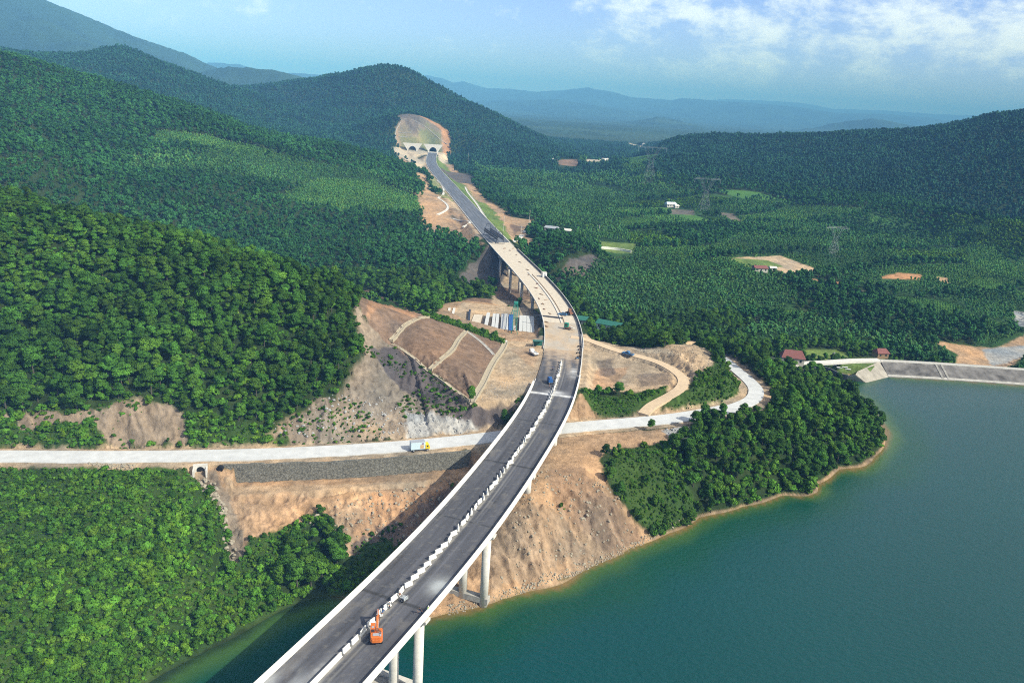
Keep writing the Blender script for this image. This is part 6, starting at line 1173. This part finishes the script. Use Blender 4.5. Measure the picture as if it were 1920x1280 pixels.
def person(loc, rz, shirt, label, pose='stand', hat=M_HAT, group=None):
    e = empty('person', loc, rz, label, 'person', group); sit = pose == 'ride'; bend = {'stand': .05, 'bend': .45, 'ride': .18}[pose]
    hip = .72 if sit else .93; J = {}
    J['pelvis'] = ((0, -.25 if sit else 0, hip), (.15, .11)); sh = hip+.50; by = (-.25 if sit else 0)+bend
    J['chest'] = ((0, by*.7 if not sit else -.25+bend*.6, hip+.32), (.17, .12)); J['neck'] = ((0, by, sh), .065); J['chin'] = ((0, by+.03, sh+.1), .07); J['head'] = ((0, by+.03, sh+.2), (.095, .105)); E = [('pelvis', 'chest'), ('chest', 'neck'), ('neck', 'chin'), ('chin', 'head')]
    for s, n in ((-1, 'l'), (1, 'r')):
        fw = .32 if pose != 'stand' else .08
        J['sh'+n] = ((s*.19, by, sh-.04), .065); J['el'+n] = ((s*.25, by+fw*.4, sh-.3), .048); J['wr'+n] = ((s*.22, by+fw+.1, sh-(.5 if pose != 'ride' else .38)), .034); E += [('neck', 'sh'+n), ('sh'+n, 'el'+n), ('el'+n, 'wr'+n)]
        J['pa'+n] = ((s*.215, by+fw+.17, sh-(.56 if pose != 'ride' else .38)), (.038, .02)); E.append(('wr'+n, 'pa'+n))
        for k in range(4): q = (s*(.19+.018*k), by+fw+.225-.012*abs(k-1.5), sh-(.62 if pose != 'ride' else .40)); J['f%d%s' % (k, n)] = (q, .009); E.append(('pa'+n, 'f%d%s' % (k, n)))
        J['th'+n] = ((s*.165, by+fw+.20, sh-(.55 if pose != 'ride' else .37)), .010); E.append(('wr'+n, 'th'+n))
        if sit: J['kn'+n] = ((s*.2, .15, .62), .075); J['an'+n] = ((s*.19, .05, .28), .05); J['to'+n] = ((s*.19, .2, .24), .045)
        else: ky = .06 if pose == 'bend' else 0; J['kn'+n] = ((s*.12, ky+.02*s, .5), .07); J['an'+n] = ((s*.13, -.02+.1*s, .09), .048); J['to'+n] = ((s*.14, .13+.1*s, .05), .045)
        E += [('pelvis', 'kn'+n), ('kn'+n, 'an'+n), ('an'+n, 'to'+n)]
    b = skin_body(J, E, e, M_SKIN, 'body', 2)
    def g(k, a): p, r = J[k]; r = r if isinstance(r, tuple) else (r, r); return (p, (r[0]+a, r[1]+a))
    skin_body({'chest': g('chest', .03), 'pelvis': g('pelvis', .02), 'neck': g('neck', .015), 'shl': g('shl', .02), 'shr': g('shr', .02), 'ell': g('ell', .022), 'elr': g('elr', .022)}, [('chest', 'pelvis'), ('chest', 'neck'), ('neck', 'shl'), ('neck', 'shr'), ('shl', 'ell'), ('shr', 'elr')], e, shirt, 'shirt')
    skin_body({'pelvis': g('pelvis', .028), 'knl': g('knl', .025), 'knr': g('knr', .025), 'anl': g('anl', .03), 'anr': g('anr', .03)}, [('pelvis', 'knl'), ('pelvis', 'knr'), ('knl', 'anl'), ('knr', 'anr')], e, M_DENIM, 'trousers')
    hx = Vector(J['head'][0]); h = MB(); n = 12
    for i in range(4):
        a = i*math.pi/8; h.V += [(hx.x+math.cos(t)*.125*math.cos(a), hx.y+math.sin(t)*.145*math.cos(a), hx.z+.03+.12*math.sin(a)) for t in np.linspace(0, 6.283, n, False)]
    h.V.append((hx.x, hx.y, hx.z+.16)); h.F = [(i*n+j, i*n+(j+1) % n, (i+1)*n+(j+1) % n, (i+1)*n+j) for i in range(3) for j in range(n)]+[(3*n+j, 3*n+(j+1) % n, 4*n) for j in range(n)]+[tuple(range(n))[::-1]]; h.mi = [0]*len(h.F)
    h.build('helmet' if hat is M_HAT else 'cap', hat, e, smooth=True); f = MB().cyl(hx+Vector((0, .10, -.005)), hx+Vector((0, .125, -.03)), .018, .012, 6)
    for s in (-1, 1): f.cyl(hx+Vector((s*.035, .092, .02)), hx+Vector((s*.035, .104, .02)), .013, n=6); f.cyl(hx+Vector((s*.1, 0, -.01)), hx+Vector((s*.112, -.01, -.01)), .025, n=6)
    f.box(hx.x-.025, hx.x+.025, hx.y+.09, hx.y+.102, hx.z-.068, hx.z-.058); f.build('face_features', mat('face_features', (.25, .13, .10), .6) if 'ff' not in globals() else ff, e); return e
person(on_deck(730, 1141), .6, M_SHIRTG, 'worker in grey shirt and white helmet standing beside the median, farther from the excavator', 'stand'); person(on_deck(716, 1156), -.4, M_SHIRTB, 'worker in blue shirt and white helmet just ahead of the excavator boom', 'bend')
person(on_deck(802, 1149), -1.9, M_VEST, 'worker in a lime green vest by the right parapet of the viaduct', 'stand'); person(on_deck(791, 1151), 2.0, M_SHIRTD, 'worker in dark clothes bending in the shade of the right parapet', 'bend', mat('dark_cap', (.04, .04, .05), .8))
person(on_deck(1030, 727), 0.3, M_SHIRTD, 'worker in dark clothes by the median just this side of the blue truck', 'bend', mat('straw_cap', (.35, .28, .16), .8)); person(on_deck(1036, 694), 0.3, M_SHIRTB, 'worker in blue clothes by the far end of the median blocks', 'stand', mat('straw_cap', (.35, .28, .16), .8))
# wheeled kerb machine and tools
q = P(758, 1126, DZ); e = empty('handcart', (q[0], q[1], DZ-.02), .9, 'small two wheeled grey machine standing in the right lane near the workers', 'machine'); MB().box(-.55, .55, -.5, .5, .45, .9).build('engine', M_STEEL, e, bevel=.05); MB().bar((-.5, -.5, .5), (-.5, -.5, 1.3), .04).bar((.5, -.5, .5), (.5, -.5, 1.3), .04).bar((-.5, -.5, 1.3), (.5, -.5, 1.3), .04).bar((-.4, .5, .6), (-.3, 1.6, 1.1), .04).bar((.4, .5, .6), (.3, 1.6, 1.1), .04).build('frame', M_WPAINT, e); MB().box(-.2, .2, 1.2, 1.5, .8, 1.1).build('motor', M_RUST, e)
for x in (-.6, .6): wheel(x, 0, .4, .12, e)
q = P(714, 1155, DZ); e = empty('tool_trolley', (q[0], q[1], DZ), .4, 'small white tool trolley beside the worker ahead of the excavator', 'trolley'); MB().box(-.35, .35, -.45, .45, .3, .7).build('tray', M_WPAINT, e, bevel=.03); MB().bar((-.3, -.45, .6), (-.3, -.9, 1.0), .03).bar((.3, -.45, .6), (.3, -.9, 1.0), .03).build('handle', M_STEEL, e)
for x in (-.35, .35): wheel(x, 0, .2, .08, e)
for px, py, lb in ((899, 957, 'small bent dark bracket lying in the right lane halfway along the viaduct'), (801, 1062, 'small bent dark bracket lying in the right lane near the pale spill')):
    q = P(px, py, DZ); mb = MB().bar((0, 0, .05), (.5, .15, .35), .07).bar((0, 0, .05), (-.55, .2, .08), .07).box(-.15, .15, -.15, .15, 0, .12); o = mb.build('steel_bracket', M_DARKST); o.location = (q[0], q[1], DZ-.01); tag(o, lb, 'bracket')
# riders on the reservoir road
for px, py, lb in ((1304, 782, 'rider on a motorbike, the left one of two on the pale road'), (1356, 773, 'rider on a motorbike, the right one of two on the pale road')):
    p, hd, z = road_at(px, py); m_ = motorbike((p[0], p[1], z), hd, M_RUB, lb.replace('rider on a motorbike', 'dark motorbike under its rider'), 'motorbikes on the reservoir road'); person((p[0], p[1], z), hd, M_SHIRTD, lb.replace('rider on a motorbike', 'person in dark clothes riding a motorbike'), 'ride', mat('rider_helmet', (.05, .05, .06), .4))
# ------------------------------------------------------------------ boulders
M_BOUL = mat('pale_boulder', (.33, .29, .22), .95, var=.3, scale=1.5, bump=.05); M_BOULG = mat('grey_boulder', (.36, .36, .35), .95, var=.3, scale=1.5, bump=.05)
def rock(rs, m):
    r = np.random.default_rng(rs); bm = bmesh.new(); bmesh.ops.create_icosphere(bm, subdivisions=2, radius=.5); cuts = r.normal(size=(7, 3)); cuts /= np.linalg.norm(cuts, axis=1)[:, None]
    for v in bm.verts:
        p = np.array(v.co)
        for c in cuts:
            d = p@c-.34
            if d > 0: p = p-c*d
        v.co = Vector(p*[1, .8, .75])
    me = bpy.data.meshes.new('boulder'); bm.to_mesh(me); bm.free(); me.materials.append(m); return me
RK = [rock(i, M_BOUL) for i in range(6)]; RG = [rock(20+i, M_BOULG) for i in range(4)]
C_ROCK = collection('rocks', [bpy.data.objects.new('rock', m) for m in RK]); C_ROCKG = collection('grey_rocks', [bpy.data.objects.new('rock', m) for m in RG])
rr = np.random.default_rng(8)
def rockfield(poly, n, s0, s1, meshes, label, group, big, coll, stufflab):
    P_ = [hit(x, y)[:2] for x, y in poly]; a = np.array(P_); lo_, hi = a.min(0), a.max(0); pts = []
    while len(pts) < n:
        q = rr.uniform(lo_, hi)
        if in_poly(np.array([q[0]]), np.array([q[1]]), P_)[0]: pts.append(q)
    s = s0+(s1-s0)*rr.random(n)**2.5; o_ = np.argsort(-s); pts = np.array(pts)[o_]; s = s[o_]; z = hat(pts[:, 0], pts[:, 1])
    for i in range(min(big, n)):
        o = bpy.data.objects.new('boulder', meshes[i % len(meshes)]); COL.objects.link(o); o.location = (pts[i, 0], pts[i, 1], z[i]+s[i]*.12); o.scale = (s[i]*1.2, s[i], s[i]*.9); o.rotation_euler = tuple(rr.uniform(-.6, .6, 2))+(rr.random()*6.28,); tag(o, label, 'boulder', group)
    if n > big: scatter('rubble', np.c_[pts[big:], z[big:]+.05], np.repeat(s[big:, None], 3, 1), coll, stufflab, tilt=.8)
rockfield([(352, 885), (400, 895), (425, 960), (450, 1050), (432, 1060), (405, 950), (370, 905)], 230, .25, 1.7, RK, 'pale angular boulder in the rockfall strip beside the green bank', 'boulders of the rockfall strip', 45, C_ROCK, 'broken stone filling the rockfall strip')
rockfield([(163, 866), (255, 871), (250, 880), (215, 881), (170, 872)], 240, .3, .9, RK, 'white riprap stone heaped at the lower edge of the pale road', 'white riprap below the road', 40, C_ROCK, 'white riprap heaped below the road edge')
rockfield([(1245, 806), (1300, 798), (1312, 818), (1270, 830)], 260, .3, 1.4, RG, 'grey rock in the dumped heap below the pale road', 'grey dumped rocks below the road', 30, C_ROCKG, 'grey rock rubble tipped below the road')
rockfield([(640, 930), (860, 900), (840, 970), (760, 1020), (660, 1010), (560, 980)], 420, .15, 1.3, RK, 'pale boulder stuck in the orange earth slope below the stone wall', 'boulders on the orange slope', 30, C_ROCK, 'stones littering the orange earth slope')
rockfield([(1000, 880), (1130, 900), (1210, 1010), (1080, 1078), (940, 1118), (940, 1040)], 700, .12, 1.1, RK, 'boulder on the gullied earth slope right of the viaduct', 'boulders on the gullied slope', 25, C_ROCK, 'stones littering the gullied slope')
rockfield([(835, 1135), (930, 1110), (1080, 1062), (1190, 1015), (1300, 965), (1310, 972), (1190, 1030), (1080, 1080), (935, 1127), (840, 1158)], 900, .12, .8, RK, 'shore stone lying at the water edge below the gullied slope', 'stones along the shore', 20, C_ROCK, 'stones along the water edge')
rockfield([(1190, 655), (1240, 650), (1330, 660), (1338, 700), (1290, 710), (1250, 690)], 380, .15, .8, RK, 'stone on the dirt mound beside the track', 'stones on the dirt mound', 12, C_ROCK, 'stones on the dirt mound')
rockfield([(500, 800), (560, 775), (640, 740), (760, 760), (900, 800), (860, 815), (620, 828), (520, 815)], 500, .2, 1.2, RG, 'grey rock on the bare slope above the pale road', 'rocks on the bare slope above the road', 15, C_ROCKG, 'loose grey stones on the bare slope above the road')
rockfield([(895, 725), (1010, 690), (1000, 725), (975, 750), (905, 750)], 200, .12, .5, RG, 'stone on the earth platform', 'stones on the platform', 0, C_ROCKG, 'loose stones on the earth platform')
